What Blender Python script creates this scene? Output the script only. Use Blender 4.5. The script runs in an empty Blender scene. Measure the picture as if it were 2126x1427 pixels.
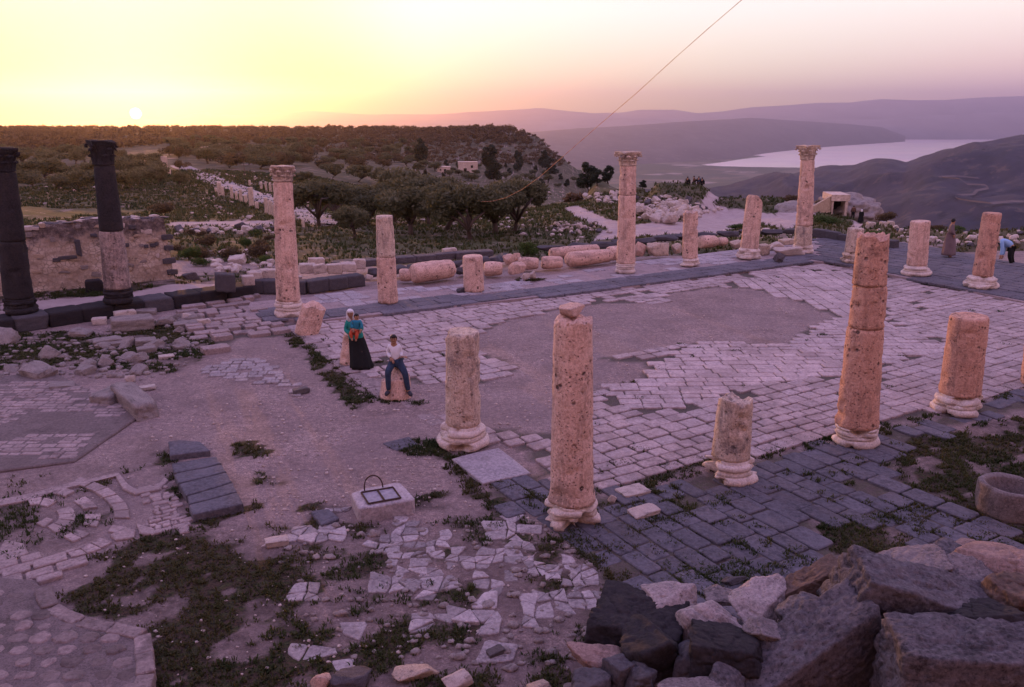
import bpy, math, random
import numpy as np
from mathutils import Vector, Matrix, Euler, noise as mn
R = math.radians
rnd = random.Random(7)
rs = np.random.RandomState(11)
S = bpy.context.scene
COL = S.collection

# ---------------------------------------------------------------- camera
FPX, PITCH, CAMZ = 1680.0, R(15.7), 6.1
cd = bpy.data.cameras.new('camera'); cam = bpy.data.objects.new('camera', cd); COL.objects.link(cam)
cd.sensor_width = 36; cd.lens = FPX / 2126 * 36
cd.clip_start = 0.1; cd.clip_end = 120000
cam.location = (0, 0, CAMZ); cam.rotation_euler = (math.pi / 2 - PITCH, 0, 0)
S.camera = cam
S.view_settings.view_transform = 'Standard'; S.view_settings.look = 'None'
S.view_settings.exposure = 0.12; S.view_settings.gamma = 1
S.cycles.max_bounces = 5; S.cycles.diffuse_bounces = 3; S.cycles.transparent_max_bounces = 8
S.cycles.use_denoising = True

# ---------------------------------------------------------------- sky
SUN_AZ, SUN_EL = R(-24.1), R(2.6)
w = bpy.data.worlds.new('World'); S.world = w; w.use_nodes = True
nt = w.node_tree; N = nt.nodes; L = nt.links; N.clear()
def wn(t, **k):
    n = N.new(t)
    for a, b in k.items(): setattr(n, a, b)
    return n
def wmath(op, a, b=None, c=None, clamp=False):
    n = wn('ShaderNodeMath', operation=op, use_clamp=clamp)
    for i, v in enumerate((a, b, c)):
        if v is None: continue
        if isinstance(v, (int, float)): n.inputs[i].default_value = v
        else: L.new(v, n.inputs[i])
    return n.outputs[0]
def wrange(v, a, b):
    n = wn('ShaderNodeMapRange', interpolation_type='SMOOTHSTEP'); L.new(v, n.inputs[0])
    n.inputs[1].default_value = a; n.inputs[2].default_value = b
    return n.outputs[0]
def wramp(v, pts):
    n = wn('ShaderNodeValToRGB'); L.new(v, n.inputs[0]); e = n.color_ramp.elements
    while len(e) < len(pts): e.new(1)
    for k, (p, c) in enumerate(pts): e[k].position = p; e[k].color = (*c, 1)
    return n.outputs[0]
def wmix(f, a, b):
    n = wn('ShaderNodeMix', data_type='RGBA'); L.new(f, n.inputs[0]); L.new(a, n.inputs[6]); L.new(b, n.inputs[7])
    return n.outputs[2]
tc = wn('ShaderNodeTexCoord'); sep = wn('ShaderNodeSeparateXYZ'); L.new(tc.outputs['Generated'], sep.inputs[0])
X_, Y_, Z_ = sep.outputs
el = wmath('MULTIPLY', wmath('ARCSINE', Z_), 180 / math.pi)           # elevation in degrees
hl = wmath('SQRT', wmath('ADD', wmath('MULTIPLY', X_, X_), wmath('MULTIPLY', Y_, Y_)))
sdot = wmath('DIVIDE', wmath('ADD', wmath('MULTIPLY', X_, math.sin(SUN_AZ)), wmath('MULTIPLY', Y_, math.cos(SUN_AZ))), hl)
# elevation 0..90 mapped so that the low sky gets most of the ramp
t = wmath('POWER', wmath('DIVIDE', wmath('MAXIMUM', el, 0.0), 90.0, clamp=True), 0.5)   # 1deg .105  2 .149  4 .21  8 .298  20 .47  45 .707
ZEN = (0.80, 0.66, 1.24)
near = wramp(t, [(0, (.45, .22, .01)), (.10, (.42, .30, .01)), (.17, (.72, .62, .05)), (.27, (1.0, .95, .52)), (.42, (.95, .85, .85)), (.75, ZEN)])
mid = wramp(t, [(0, (1.1, .74, .46)), (.10, (1.15, .92, .50)), (.17, (1.15, 1.06, .80)), (.27, (1.2, 1.16, 1.12)), (.42, (.90, .76, .85)), (.75, ZEN)])
far = wramp(t, [(0, (.95, .58, .86)), (.10, (1.12, .68, .74)), (.18, (1.28, .92, .84)), (.27, (1.32, 1.16, 1.08)), (.42, (.82, .62, .75)), (.75, ZEN)])
back = wramp(t, [(0, (.80, .42, .40)), (.10, (1.2, .62, .50)), (.27, (1.45, .78, .66)), (.5, (1.2, .74, .86)), (.75, ZEN)])
c1 = wmix(wrange(sdot, -.3, .55), back, far)
c2 = wmix(wrange(sdot, .55, .84), c1, mid)
c3 = wmix(wrange(sdot, .945, 1.0), c2, near)
# the sun's own disc and aureole in the sky
DE = R(0.16)
sd = (math.sin(SUN_AZ) * math.cos(DE), math.cos(SUN_AZ) * math.cos(DE), math.sin(DE))
vm = wn('ShaderNodeVectorMath', operation='DOT_PRODUCT'); L.new(tc.outputs['Generated'], vm.inputs[0]); vm.inputs[1].default_value = sd
ang = wmath('MULTIPLY', wmath('ARCCOSINE', wmath('MINIMUM', vm.outputs['Value'], 1.0)), 180 / math.pi)
disc = wmath('SUBTRACT', 1.0, wrange(ang, .20, .36))
aur = wmath('POWER', wmath('SUBTRACT', 1.0, wmath('DIVIDE', ang, 9.0, clamp=True)), 5.0)
sky = wn('ShaderNodeTexSky'); sky.sky_type = 'NISHITA'; sky.sun_disc = False
sky.sun_elevation = SUN_EL; sky.sun_rotation = SUN_AZ; sky.altitude = 370; sky.dust_density = 3
def wadd(a, b, f=None, k=1.0):
    m = wn('ShaderNodeVectorMath', operation='SCALE')
    L.new(b, m.inputs[0])
    if f is None: m.inputs['Scale'].default_value = k
    else: L.new(wmath('MULTIPLY', f, k), m.inputs['Scale'])
    n = wn('ShaderNodeVectorMath', operation='ADD'); L.new(a, n.inputs[0]); L.new(m.outputs[0], n.inputs[1])
    return n.outputs[0]
def wrgb(c):
    n = wn('ShaderNodeRGB'); n.outputs[0].default_value = (*c, 1); return n.outputs[0]
c4 = wadd(c3, sky.outputs[0], None, .05)
c5 = wadd(c4, wrgb((1.0, .55, .10)), aur, .16)
c6 = wadd(c5, wrgb((1.0, .95, .75)), disc, 40)
bg = wn('ShaderNodeBackground'); L.new(c6, bg.inputs[0]); bg.inputs[1].default_value = .86
ow = wn('ShaderNodeOutputWorld'); L.new(bg.outputs[0], ow.inputs[0])

# ---------------------------------------------------------------- sun
sl = bpy.data.lights.new('sun', 'SUN'); sl.energy = 5.0; sl.angle = R(.5); sl.color = (1.0, .40, .07)
so = bpy.data.objects.new('sun', sl); COL.objects.link(so)
sv = Vector((math.sin(SUN_AZ) * math.cos(SUN_EL), math.cos(SUN_AZ) * math.cos(SUN_EL), math.sin(SUN_EL)))
so.rotation_euler = sv.to_track_quat('Z', 'Y').to_euler(); so.location = sv * 60

# ---------------------------------------------------------------- measuring the photograph
cP, sP = math.cos(PITCH), math.sin(PITCH)
def ray(px, py):
    u = (px - 1063) / FPX; v = (713.5 - py) / FPX
    return Vector((u, cP + v * sP, v * cP - sP))
def at(px, py, z=0.0):
    d = ray(px, py); k = (z - CAMZ) / d.z
    return Vector((d.x * k, d.y * k, z))
def ad(px, py, Y):
    d = ray(px, py); k = Y / d.y
    return Vector((d.x * k, Y, CAMZ + d.z * k))
def proj(x, y, z):
    y = np.asarray(y, float); z = np.asarray(z, float) - CAMZ
    f = y * cP - z * sP; up = y * sP + z * cP
    f = np.where(f < .3, .3, f)
    return 1063 + FPX * np.asarray(x) / f, 713.5 - FPX * up / f
def inpoly(px, py, poly):
    px = np.asarray(px, float); py = np.asarray(py, float); r = np.zeros(px.shape, bool)
    n = len(poly)
    for i in range(n):
        x1, y1 = poly[i]; x2, y2 = poly[(i + 1) % n]
        if y1 == y2: continue
        c = ((y1 > py) != (y2 > py)) & (px < (x2 - x1) * (py - y1) / (y2 - y1) + x1)
        r ^= c
    return r
def hash2(i, j, s=0):
    n = (i.astype(np.int64) * 374761393 + j.astype(np.int64) * 668265263 + s * 2147483647) & 0xffffffff
    n = ((n ^ (n >> 13)) * 1274126177) & 0xffffffff
    n = n ^ (n >> 16)
    return (n & 0xffff) / 65535.0
def vnoise(x, y, s=0):
    x = np.asarray(x, float); y = np.asarray(y, float)
    i = np.floor(x); j = np.floor(y); fx = x - i; fy = y - j
    fx = fx * fx * (3 - 2 * fx); fy = fy * fy * (3 - 2 * fy)
    i = i.astype(np.int64); j = j.astype(np.int64)
    a = hash2(i, j, s); b = hash2(i + 1, j, s); c = hash2(i, j + 1, s); d = hash2(i + 1, j + 1, s)
    return (a + (b - a) * fx) * (1 - fy) + (c + (d - c) * fx) * fy
def fbm(x, y, o=4, s=0):
    r = 0; a = 1; t_ = 0
    for k in range(o):
        r = r + a * vnoise(np.asarray(x) * 2 ** k + 17.3 * k, np.asarray(y) * 2 ** k, s + k); t_ += a; a *= .5
    return r / t_

# ---------------------------------------------------------------- object helpers
def tag(o, label=None, cat=None, group=None, kind=None):
    if cat and not kind: kind = 'thing'
    if label: o['label'] = label
    if cat: o['category'] = cat
    if group: o['group'] = group
    if kind: o['kind'] = kind
    return o
def mk(name, V, F, mat=None, parent=None, smooth=True, tint=None, attrs=None):
    me = bpy.data.meshes.new(name)
    me.from_pydata([tuple(v) for v in V] if not isinstance(V, np.ndarray) else V.tolist(), [], F if isinstance(F, list) else F.tolist())
    if smooth: me.shade_smooth()
    if mat: me.materials.append(mat)
    if tint is not None:
        a = me.attributes.new('tint', 'FLOAT', 'POINT'); a.data.foreach_set('value', np.asarray(tint, np.float32))
    for k, v in (attrs or {}).items():
        a = me.attributes.new(k, 'FLOAT', 'POINT'); a.data.foreach_set('value', np.asarray(v, np.float32))
    me.update()
    o = bpy.data.objects.new(name, me); COL.objects.link(o)
    if parent: o.parent = parent
    return o
def empty(name, loc, rot=(0, 0, 0), label=None, cat=None, group=None):
    o = bpy.data.objects.new(name, None); COL.objects.link(o)
    o.location = loc; o.rotation_euler = rot; o.empty_display_size = .2
    return tag(o, label, cat, group)
def copy_tree(o, parent=None):
    c = o.copy(); COL.objects.link(c)
    if parent: c.parent = parent
    for ch in list(o.children): copy_tree(ch, c)
    return c
def grid_faces(nx, ny):
    i = np.arange(nx - 1); j = np.arange(ny - 1)
    I, J = np.meshgrid(i, j, indexing='ij'); a = (I * ny + J).ravel()
    return np.stack([a, a + ny, a + ny + 1, a + 1], 1)
def lathe(prof, seg=32, cap0=True, cap1=True):
    V = []; F = []
    for r, z in prof:
        for k in range(seg):
            a = 2 * math.pi * k / seg; V.append([r * math.cos(a), r * math.sin(a), z])
    n = len(prof)
    for i in range(n - 1):
        for k in range(seg):
            k2 = (k + 1) % seg
            F.append([i * seg + k, i * seg + k2, (i + 1) * seg + k2, (i + 1) * seg + k])
    if cap0: V.append([0, 0, prof[0][1]]); c = len(V) - 1; F += [[c, (k + 1) % seg, k] for k in range(seg)]
    if cap1: V.append([0, 0, prof[-1][1]]); c = len(V) - 1; b = (n - 1) * seg; F += [[c, b + k, b + (k + 1) % seg] for k in range(seg)]
    return np.array(V, float), F
def tube(pts, rad, seg=8, cap=True):
    V = []; F = []
    pts = [Vector(p) for p in pts]; n = len(pts)
    if isinstance(rad, (int, float)): rad = [rad] * n
    for i, p in enumerate(pts):
        d = (pts[min(i + 1, n - 1)] - pts[max(i - 1, 0)]).normalized()
        up = Vector((0, 0, 1)) if abs(d.z) < .95 else Vector((1, 0, 0))
        a = d.cross(up).normalized(); b = a.cross(d).normalized()
        for k in range(seg):
            th = 2 * math.pi * k / seg
            V.append(p + a * (rad[i] * math.cos(th)) + b * (rad[i] * math.sin(th)))
    for i in range(n - 1):
        for k in range(seg):
            k2 = (k + 1) % seg; F.append([i * seg + k, i * seg + k2, (i + 1) * seg + k2, (i + 1) * seg + k])
    if cap: F.append(list(range(seg))[::-1]); F.append([(n - 1) * seg + k for k in range(seg)])
    return V, F
def join(parts):
    V = []; F = []
    for v, f in parts:
        b = len(V); V += [tuple(x) for x in v]; F += [[i + b for i in q] for q in f]
    return V, F
def box(x0, y0, z0, x1, y1, z1):
    V = [(x0, y0, z0), (x1, y0, z0), (x1, y1, z0), (x0, y1, z0), (x0, y0, z1), (x1, y0, z1), (x1, y1, z1), (x0, y1, z1)]
    return V, [[3, 2, 1, 0], [4, 5, 6, 7], [0, 1, 5, 4], [1, 2, 6, 5], [2, 3, 7, 6], [3, 0, 4, 7]]
def noise3(V, sc, amp, seed=0, oct=3):
    V = np.asarray(V, float); o = np.zeros(len(V))
    for i, v in enumerate(V): o[i] = mn.fractal(Vector(v * sc + seed), 1.0, 2.0, oct)
    return o * amp

# ---------------------------------------------------------------- materials
class NB:
    def __init__(s, name):
        s.m = bpy.data.materials.new(name); s.m.use_nodes = True; s.t = s.m.node_tree
        s.N = s.t.nodes; s.L = s.t.links; s.N.clear()
        s.out = s.N.new('ShaderNodeOutputMaterial'); s.p = s.N.new('ShaderNodeBsdfPrincipled')
        s.L.new(s.p.outputs[0], s.out.inputs[0]); s.p.inputs['Specular IOR Level'].default_value = .25
    def n(s, ty, **k):
        x = s.N.new(ty)
        for a, b in k.items(): setattr(x, a, b)
        return x
    def set(s, sock, v):
        if isinstance(v, (int, float)): sock.default_value = v
        elif isinstance(v, tuple): sock.default_value = (*v, 1) if len(v) == 3 and sock.type == 'RGBA' else v
        else: s.L.new(v, sock)
    def coord(s, rnd_=True):
        tc = s.n('ShaderNodeTexCoord').outputs['Object']
        if not rnd_: return tc
        oi = s.n('ShaderNodeObjectInfo'); m = s.n('ShaderNodeMath', operation='MULTIPLY'); s.L.new(oi.outputs['Random'], m.inputs[0]); m.inputs[1].default_value = 37
        a = s.n('ShaderNodeVectorMath', operation='ADD'); s.L.new(tc, a.inputs[0]); s.L.new(m.outputs[0], a.inputs[1])
        return a.outputs[0]
    def noise(s, v, scale, detail=6, rough=.6, dist=0):
        x = s.n('ShaderNodeTexNoise'); s.L.new(v, x.inputs['Vector']); x.inputs['Scale'].default_value = scale
        x.inputs['Detail'].default_value = detail; x.inputs['Roughness'].default_value = rough; x.inputs['Distortion'].default_value = dist
        return x.outputs['Fac']
    def voro(s, v, scale, feat='F1', out='Distance'):
        x = s.n('ShaderNodeTexVoronoi', feature=feat); s.L.new(v, x.inputs['Vector']); x.inputs['Scale'].default_value = scale
        return x.outputs[out]
    def ramp(s, v, pts, const=False):
        x = s.n('ShaderNodeValToRGB'); s.L.new(v, x.inputs[0]); e = x.color_ramp.elements
        if const: x.color_ramp.interpolation = 'CONSTANT'
        while len(e) < len(pts): e.new(1)
        for k, (p, c) in enumerate(pts):
            e[k].position = p; e[k].color = (*c, 1) if isinstance(c, tuple) else (c, c, c, 1)
        return x.outputs[0]
    def rng(s, v, a, b, c=0, d=1):
        x = s.n('ShaderNodeMapRange'); s.L.new(v, x.inputs[0])
        for i, q in enumerate((a, b, c, d)): x.inputs[i + 1].default_value = q
        return x.outputs[0]
    def mix(s, f, a, b, mode='MIX'):
        x = s.n('ShaderNodeMix', data_type='RGBA', blend_type=mode); s.set(x.inputs[0], f); s.set(x.inputs[6], a); s.set(x.inputs[7], b)
        return x.outputs[2]
    def math(s, op, a, b, clamp=False):
        x = s.n('ShaderNodeMath', operation=op, use_clamp=clamp); s.set(x.inputs[0], a); s.set(x.inputs[1], b); return x.outputs[0]
    def attr(s, name):
        return s.n('ShaderNodeAttribute', attribute_name=name).outputs['Fac']
    def bump(s, h, strength, dist=.02):
        b = s.n('ShaderNodeBump'); b.inputs['Strength'].default_value = strength; b.inputs['Distance'].default_value = dist
        s.L.new(h, b.inputs['Height']); s.L.new(b.outputs[0], s.p.inputs['Normal'])
    def fin(s, col, rough=.9):
        s.set(s.p.inputs['Base Color'], col); s.set(s.p.inputs['Roughness'], rough); return s.m

def stone(name, lo, mi, hi, sc=3.0, stain=(.1, .08, .07), stain_amt=.5, pits=0.0, pit_sc=9, bump=.5, tint=False, spk=0.35, rnd_=True, streak=None, dust=0):
    b = NB(name); c = b.coord(rnd_)
    n1 = b.noise(c, sc, 8, .65); col = b.ramp(n1, [(.28, lo), (.5, mi), (.72, hi)])
    n2 = b.noise(c, sc * 9, 5, .7)
    col = b.mix(b.rng(n2, .35, .7), col, b.mix(.8, col, tuple(min(1, x * 1.5) for x in hi)), 'MIX') if spk > 0 else col
    if streak:
        mp = b.n('ShaderNodeMapping'); b.L.new(c, mp.inputs[0]); mp.inputs['Scale'].default_value = (1, 1, .16)
        st = b.noise(mp.outputs[0], sc * 1.7, 6, .7); st2 = b.noise(mp.outputs[0], sc * 5, 4, .6)
        col = b.mix(b.math('MULTIPLY', b.rng(st, .50, .66), streak), col, stain); col = b.mix(b.math('MULTIPLY', b.rng(st2, .56, .64), .35), col, tuple(min(1, x * 1.35) for x in hi))
    n4 = b.noise(c, sc * 14, 3, .6)
    col = b.mix(b.math('MULTIPLY', b.rng(n4, .60, .68), spk + .2), col, stain)
    n3 = b.noise(c, sc * .55, 6, .75, .4)
    col = b.mix(b.math('MULTIPLY', b.rng(n3, .54, .66), stain_amt), col, stain)
    h = b.math('ADD', b.math('MULTIPLY', n2, .5), b.math('MULTIPLY', n1, .8))
    if pits > 0:
        v = b.voro(c, pit_sc); v2 = b.noise(c, pit_sc * .4, 2)
        pm = b.math('MULTIPLY', b.rng(v, .16, .30, 1, 0), b.rng(v2, .52, .60))
        col = b.mix(b.math('MULTIPLY', pm, pits), col, (.05, .035, .035))
        h = b.math('SUBTRACT', h, b.math('MULTIPLY', pm, 1.5))
        v3 = b.voro(c, pit_sc * 2.7); pm3 = b.math('MULTIPLY', b.rng(v3, .16, .30, 1, 0), b.rng(b.noise(c, pit_sc * .5, 3, .7), .46, .56))
        col = b.mix(b.math('MULTIPLY', pm3, .7), col, (.08, .052, .045)); h = b.math('SUBTRACT', h, b.math('MULTIPLY', pm3, .8))
        col = b.mix(b.math('MULTIPLY', b.rng(b.noise(c, pit_sc * 1.7, 3, .7), .58, .66), .55), col, tuple(min(1, x * 1.45) for x in hi))
    if dust: col = b.mix(b.math('MULTIPLY', b.rng(b.noise(c, .7, 7, .75), .47, .62), dust), col, b.mix(n2, (.22, .165, .165), (.34, .26, .26)))
    if tint: col = b.mix(1.0, col, b.ramp(b.attr('tint'), [(0, .35), (1, 1.25)]), 'MULTIPLY')
    b.bump(h, bump, .03)
    return b.fin(col, .92)
M = {}
M['lime'] = stone('pitted_pink_limestone', (.30, .185, .145), (.45, .275, .22), (.56, .39, .335), 2.6, (.15, .10, .09), .55, .9, 7, .8, streak=.5)
M['limegrey'] = stone('lichen_grey_limestone', (.26, .18, .15), (.38, .27, .21), (.50, .40, .34), 3.2, (.13, .105, .11), .75, .6, 8, .8, streak=.7)
M['red'] = stone('red_limestone', (.29, .145, .105), (.40, .205, .15), (.48, .29, .225), 2.8, (.10, .06, .055), .6, .85, 7, .8, streak=.5)
M['white'] = stone('white_marble_base', (.34, .26, .24), (.46, .37, .34), (.56, .47, .44), 3, (.2, .16, .16), .5, .0, 8, .6)
M['rubble'] = stone('pale_rubble_stone', (.21, .155, .15), (.34, .27, .25), (.46, .385, .36), 2.2, (.10, .085, .085), .6, .0, 8, .7)
M['basalt'] = stone('dark_basalt', (.025, .022, .027), (.042, .038, .046), (.075, .068, .08), 2.6, (.12, .10, .10), .35, 0, 8, .6, spk=.15)
M['basaltcol'] = stone('black_basalt_column', (.008, .007, .009), (.014, .012, .015), (.026, .022, .026), 2.6, (.05, .04, .04), .35, 0, 8, .6, spk=.15)
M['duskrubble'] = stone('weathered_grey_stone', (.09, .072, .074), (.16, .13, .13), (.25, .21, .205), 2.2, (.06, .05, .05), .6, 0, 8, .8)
M['limedark'] = stone('dark_streaked_limestone', (.05, .04, .04), (.14, .105, .10), (.33, .25, .235), 1.6, (.04, .033, .034), .8, .4, 8, .8, streak=.8)  # limestone darkened by mottling and upright streaks
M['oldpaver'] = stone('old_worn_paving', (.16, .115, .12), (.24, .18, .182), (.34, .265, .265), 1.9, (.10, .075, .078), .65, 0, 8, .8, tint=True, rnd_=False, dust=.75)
M['grey'] = stone('grey_granite_boulder', (.022, .018, .022), (.045, .039, .047), (.12, .105, .118), 2.2, (.014, .012, .014), .7, 0, 8, 1.0, spk=.55)
M['paver'] = stone('worn_limestone_paving', (.23, .175, .18), (.33, .255, .26), (.43, .345, .35), 1.6, (.17, .125, .125), .6, 0, 8, .8, tint=True, rnd_=False, dust=.7)
M['bpaver'] = stone('basalt_paving', (.045, .042, .055), (.078, .073, .092), (.13, .12, .145), 1.6, (.17, .13, .14), .4, 0, 8, .6, tint=True, rnd_=False)
M['flag'] = stone('cracked_white_flagstone', (.15, .12, .13), (.24, .20, .215), (.36, .31, .32), 2.4, (.14, .105, .11), .5, 0, 8, .9, spk=.15, tint=True, rnd_=False)
M['gpaver'] = stone('grey_walk_slabs', (.16, .14, .165), (.23, .20, .225), (.32, .28, .30), 1.8, (.10, .085, .09), .5, 0, 8, .6, tint=True, rnd_=False)
M['plaster'] = stone('tan_rubble_masonry', (.22, .145, .11), (.32, .23, .17), (.42, .32, .25), 3.4, (.09, .065, .06), .6, 0, 8, 1.0, spk=.5)
M['mortar'] = stone('old_mosaic_mortar', (.15, .11, .12), (.22, .165, .17), (.30, .23, .24), 4, (.07, .05, .055), .5, 0, 8, .8, rnd_=False)

def plain(name, c, rough=.8, metal=0, var=.25, sc=12):
    b = NB(name); n = b.noise(b.coord(), sc, 4)
    col = b.mix(b.rng(n, .3, .7), tuple(x * (1 - var) for x in c), tuple(min(1, x * (1 + var)) for x in c))
    b.p.inputs['Metallic'].default_value = metal
    return b.fin(col, rough)
M['iron'] = plain('rusty_iron', (.055, .03, .025), .7, .3)
M['ironplate'] = plain('painted_hatch_plate', (.30, .27, .32), .6, .1)
M['bark'] = plain('olive_bark', (.07, .05, .045), .95, 0, .4, 6)
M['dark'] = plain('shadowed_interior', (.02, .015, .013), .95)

def leafmat(name, a, c, d):
    b = NB(name); oi = b.n('ShaderNodeObjectInfo').outputs['Random']
    n = b.noise(b.coord(), 1.4, 3); t_ = b.attr('tint')
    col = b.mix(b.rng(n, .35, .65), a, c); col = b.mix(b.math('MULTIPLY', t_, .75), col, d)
    col = b.mix(b.math('MULTIPLY', oi, .35), col, tuple(x * .6 for x in a))
    tr = b.n('ShaderNodeBsdfTranslucent'); b.set(tr.inputs[0], col)
    mx = b.n('ShaderNodeMixShader'); mx.inputs[0].default_value = .38
    b.fin(col, .7); b.L.new(b.p.outputs[0], mx.inputs[1]); b.L.new(tr.outputs[0], mx.inputs[2]); b.L.new(mx.outputs[0], b.out.inputs[0])
    return b.m
M['olive'] = leafmat('olive_leaves', (.062, .068, .032), (.10, .10, .05), (.17, .155, .09))
M['pine'] = leafmat('conifer_leaves', (.016, .024, .018), (.024, .034, .022), (.04, .055, .035))
M['scrub'] = leafmat('scrub_leaves', (.060, .042, .026), (.10, .065, .035), (.14, .10, .05))
M['bush'] = leafmat('green_bush_leaves', (.03, .06, .012), (.055, .095, .02), (.10, .14, .03))
M['farwood'] = leafmat('distant_scrub_leaves', (.070, .040, .026), (.105, .060, .036), (.14, .095, .05))
M['grass'] = leafmat('grass_blades', (.025, .045, .012), (.055, .07, .018), (.13, .085, .04))
# ---------------------------------------------------------------- terrain
def zs(py, Y): return ad(1063, py, Y).z
FAR0 = [(1500, -30), (3000, -300), (6000, -600), (12000, -640), (60000, -660)]
def prof(*a):
    a = list(a)
    if a[-1][1] > -15: return a + FAR0
    z = a[-1][1]; y = a[-1][0]
    return a + [(y + 250, min(z, -200)), (y + 600, -480), (1500, -640), (6000, -680), (60000, -700)]
ANCH = [
 (-600, prof((30, .0), (45, -.6), (60, -1.6), (100, -4.6), (220, -6.3), (400, -6.2), (700, -6.6), (1000, -7.2))),
 (0,    prof((30, .0), (45, -.6), (60, -1.6), (100, -4.6), (220, -6.3), (400, -6.2), (700, -6.6), (1000, -7.2))),
 (350,  prof((30, .0), (45, -.7), (60, -1.9), (100, -4.9), (220, -6.6), (400, -6.4), (700, -6.6), (1000, -7.2))),
 (600,  prof((28, .0), (45, -1.), (60, -2.2), (100, -5.0), (220, -8), (400, -8), (700, -6.8), (1000, -7.0))),
 (800,  prof((30, .0), (42, -.9), (60, -2.4), (100, -5.4), (220, -12), (400, -14), (520, -13), (700, -7.5), (900, zs(266, 900)))),
 (1000, prof((32, .0), (45, -1), (60, -2.2), (100, -5.6), (160, -11), (300, -20), (430, -21), (520, -16), (700, zs(266, 700)))),
 (1060, prof((33, .0), (45, -1), (60, -2.0), (100, -5.4), (160, -12), (300, -22), (430, -24), (520, -18), (680, zs(266, 680)))),
 (1110, prof((33, .0), (45, -1), (60, -1.8), (100, -4.8), (160, -12), (300, -24), (430, -27), (520, -22), (660, zs(280, 660)), (720, -40))),
 (1160, prof((34, .0), (45, -1), (60, -1.6), (100, -4.4), (130, -7), (300, -26), (430, -31), (520, -28), (640, zs(317, 640)), (690, -60))),
 (1205, prof((34, .0), (45, -1), (60, -1.5), (100, -4.2), (130, -7), (300, -30), (430, -36), (520, -33), (620, zs(342, 620)), (690, -80))),
 (1240, prof((34, .0), (45, -1), (60, -1.6), (100, -4.2), (125, zs(368, 125) ), (170, -16), (300, -50), (600, -80), (640, -100))),
 (1330, prof((35, .0), (45, -.9), (60, -1.6), (95, -3.9), (115, zs(386, 115)), (135, -14), (300, -110), (600, -300))),
 (1370, prof((36, .0), (45, -.9), (60, -1.6), (85, -3.9), (100, zs(380, 100) ), (118, -9), (300, -120), (600, -320))),
 (1450, prof((36, .0), (45, -.8), (60, -1.8), (80, -3.4), (100, zs(384, 100)), (118, -9), (300, -120), (600, -320))),
 (1500, prof((36, .0), (45, -.8), (60, -1.9), (85, -4.2), (98, zs(402, 98)), (118, -12), (300, -130), (600, -340))),
 (1620, prof((37, .0), (45, -.5), (60, -1.5), (80, -3.6), (95, zs(410, 95)), (112, -14), (300, -150), (600, -360))),
 (1700, prof((37, .0), (45, -.5), (60, -1.6), (75, -3.4), (88, zs(420, 88)), (105, -14), (300, -160), (600, -380))),
 (1770, prof((38, .0), (45, -.6), (60, -2.0), (75, -3.3), (84, zs(447, 84)), (100, -16), (300, -170), (600, -380))),
 (1850, prof((37, .0), (45, -.5), (54, -1.1), (64, -2.2), (74, zs(462, 74)), (90, -16), (300, -180), (600, -400))),
 (1920, prof((36, .0), (42, -.1), (50, zs(472, 50)), (60, -4), (90, -24), (300, -190), (600, -400))),
 (2126, prof((34, .1), (40, .1), (46, zs(474, 46)), (56, -4), (90, -26), (300, -190), (600, -400))),
 (2900, prof((34, .1), (40, .1), (46, zs(474, 46)), (56, -4), (90, -26), (300, -190), (600, -400))),
]
YK = np.array([0, 20, 25, 28, 30, 32, 34, 36, 40, 45, 50, 55, 60, 65, 70, 75, 80, 85, 90, 95, 100, 105, 112, 118, 125, 135, 150, 170, 190, 220, 260, 300, 350, 400, 450, 520, 560, 600, 640, 660, 700, 800, 900, 1000, 1300, 1500, 3000, 6000, 12000, 60000], float)
AT = np.array([(a[0] - 1063) / 1700.0 for a in ANCH])
AZ = []
for a in ANCH:
    p = [(0, 0), (20, 0), (27, 0)] + a[1]
    AZ.append(np.interp(YK, [q[0] for q in p], [q[1] for q in p]))
AZ = np.array(AZ)
P0, P1 = at(-700, 800), at(528, 618)                 # line of the dark podium (front face)
pd = (P1 - P0).normalized(); pn = Vector((-pd.y, pd.x, 0))
def sstep(v, a, b):
    t_ = np.clip((v - a) / (b - a), 0, 1); return t_ * t_ * (3 - 2 * t_)
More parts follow.
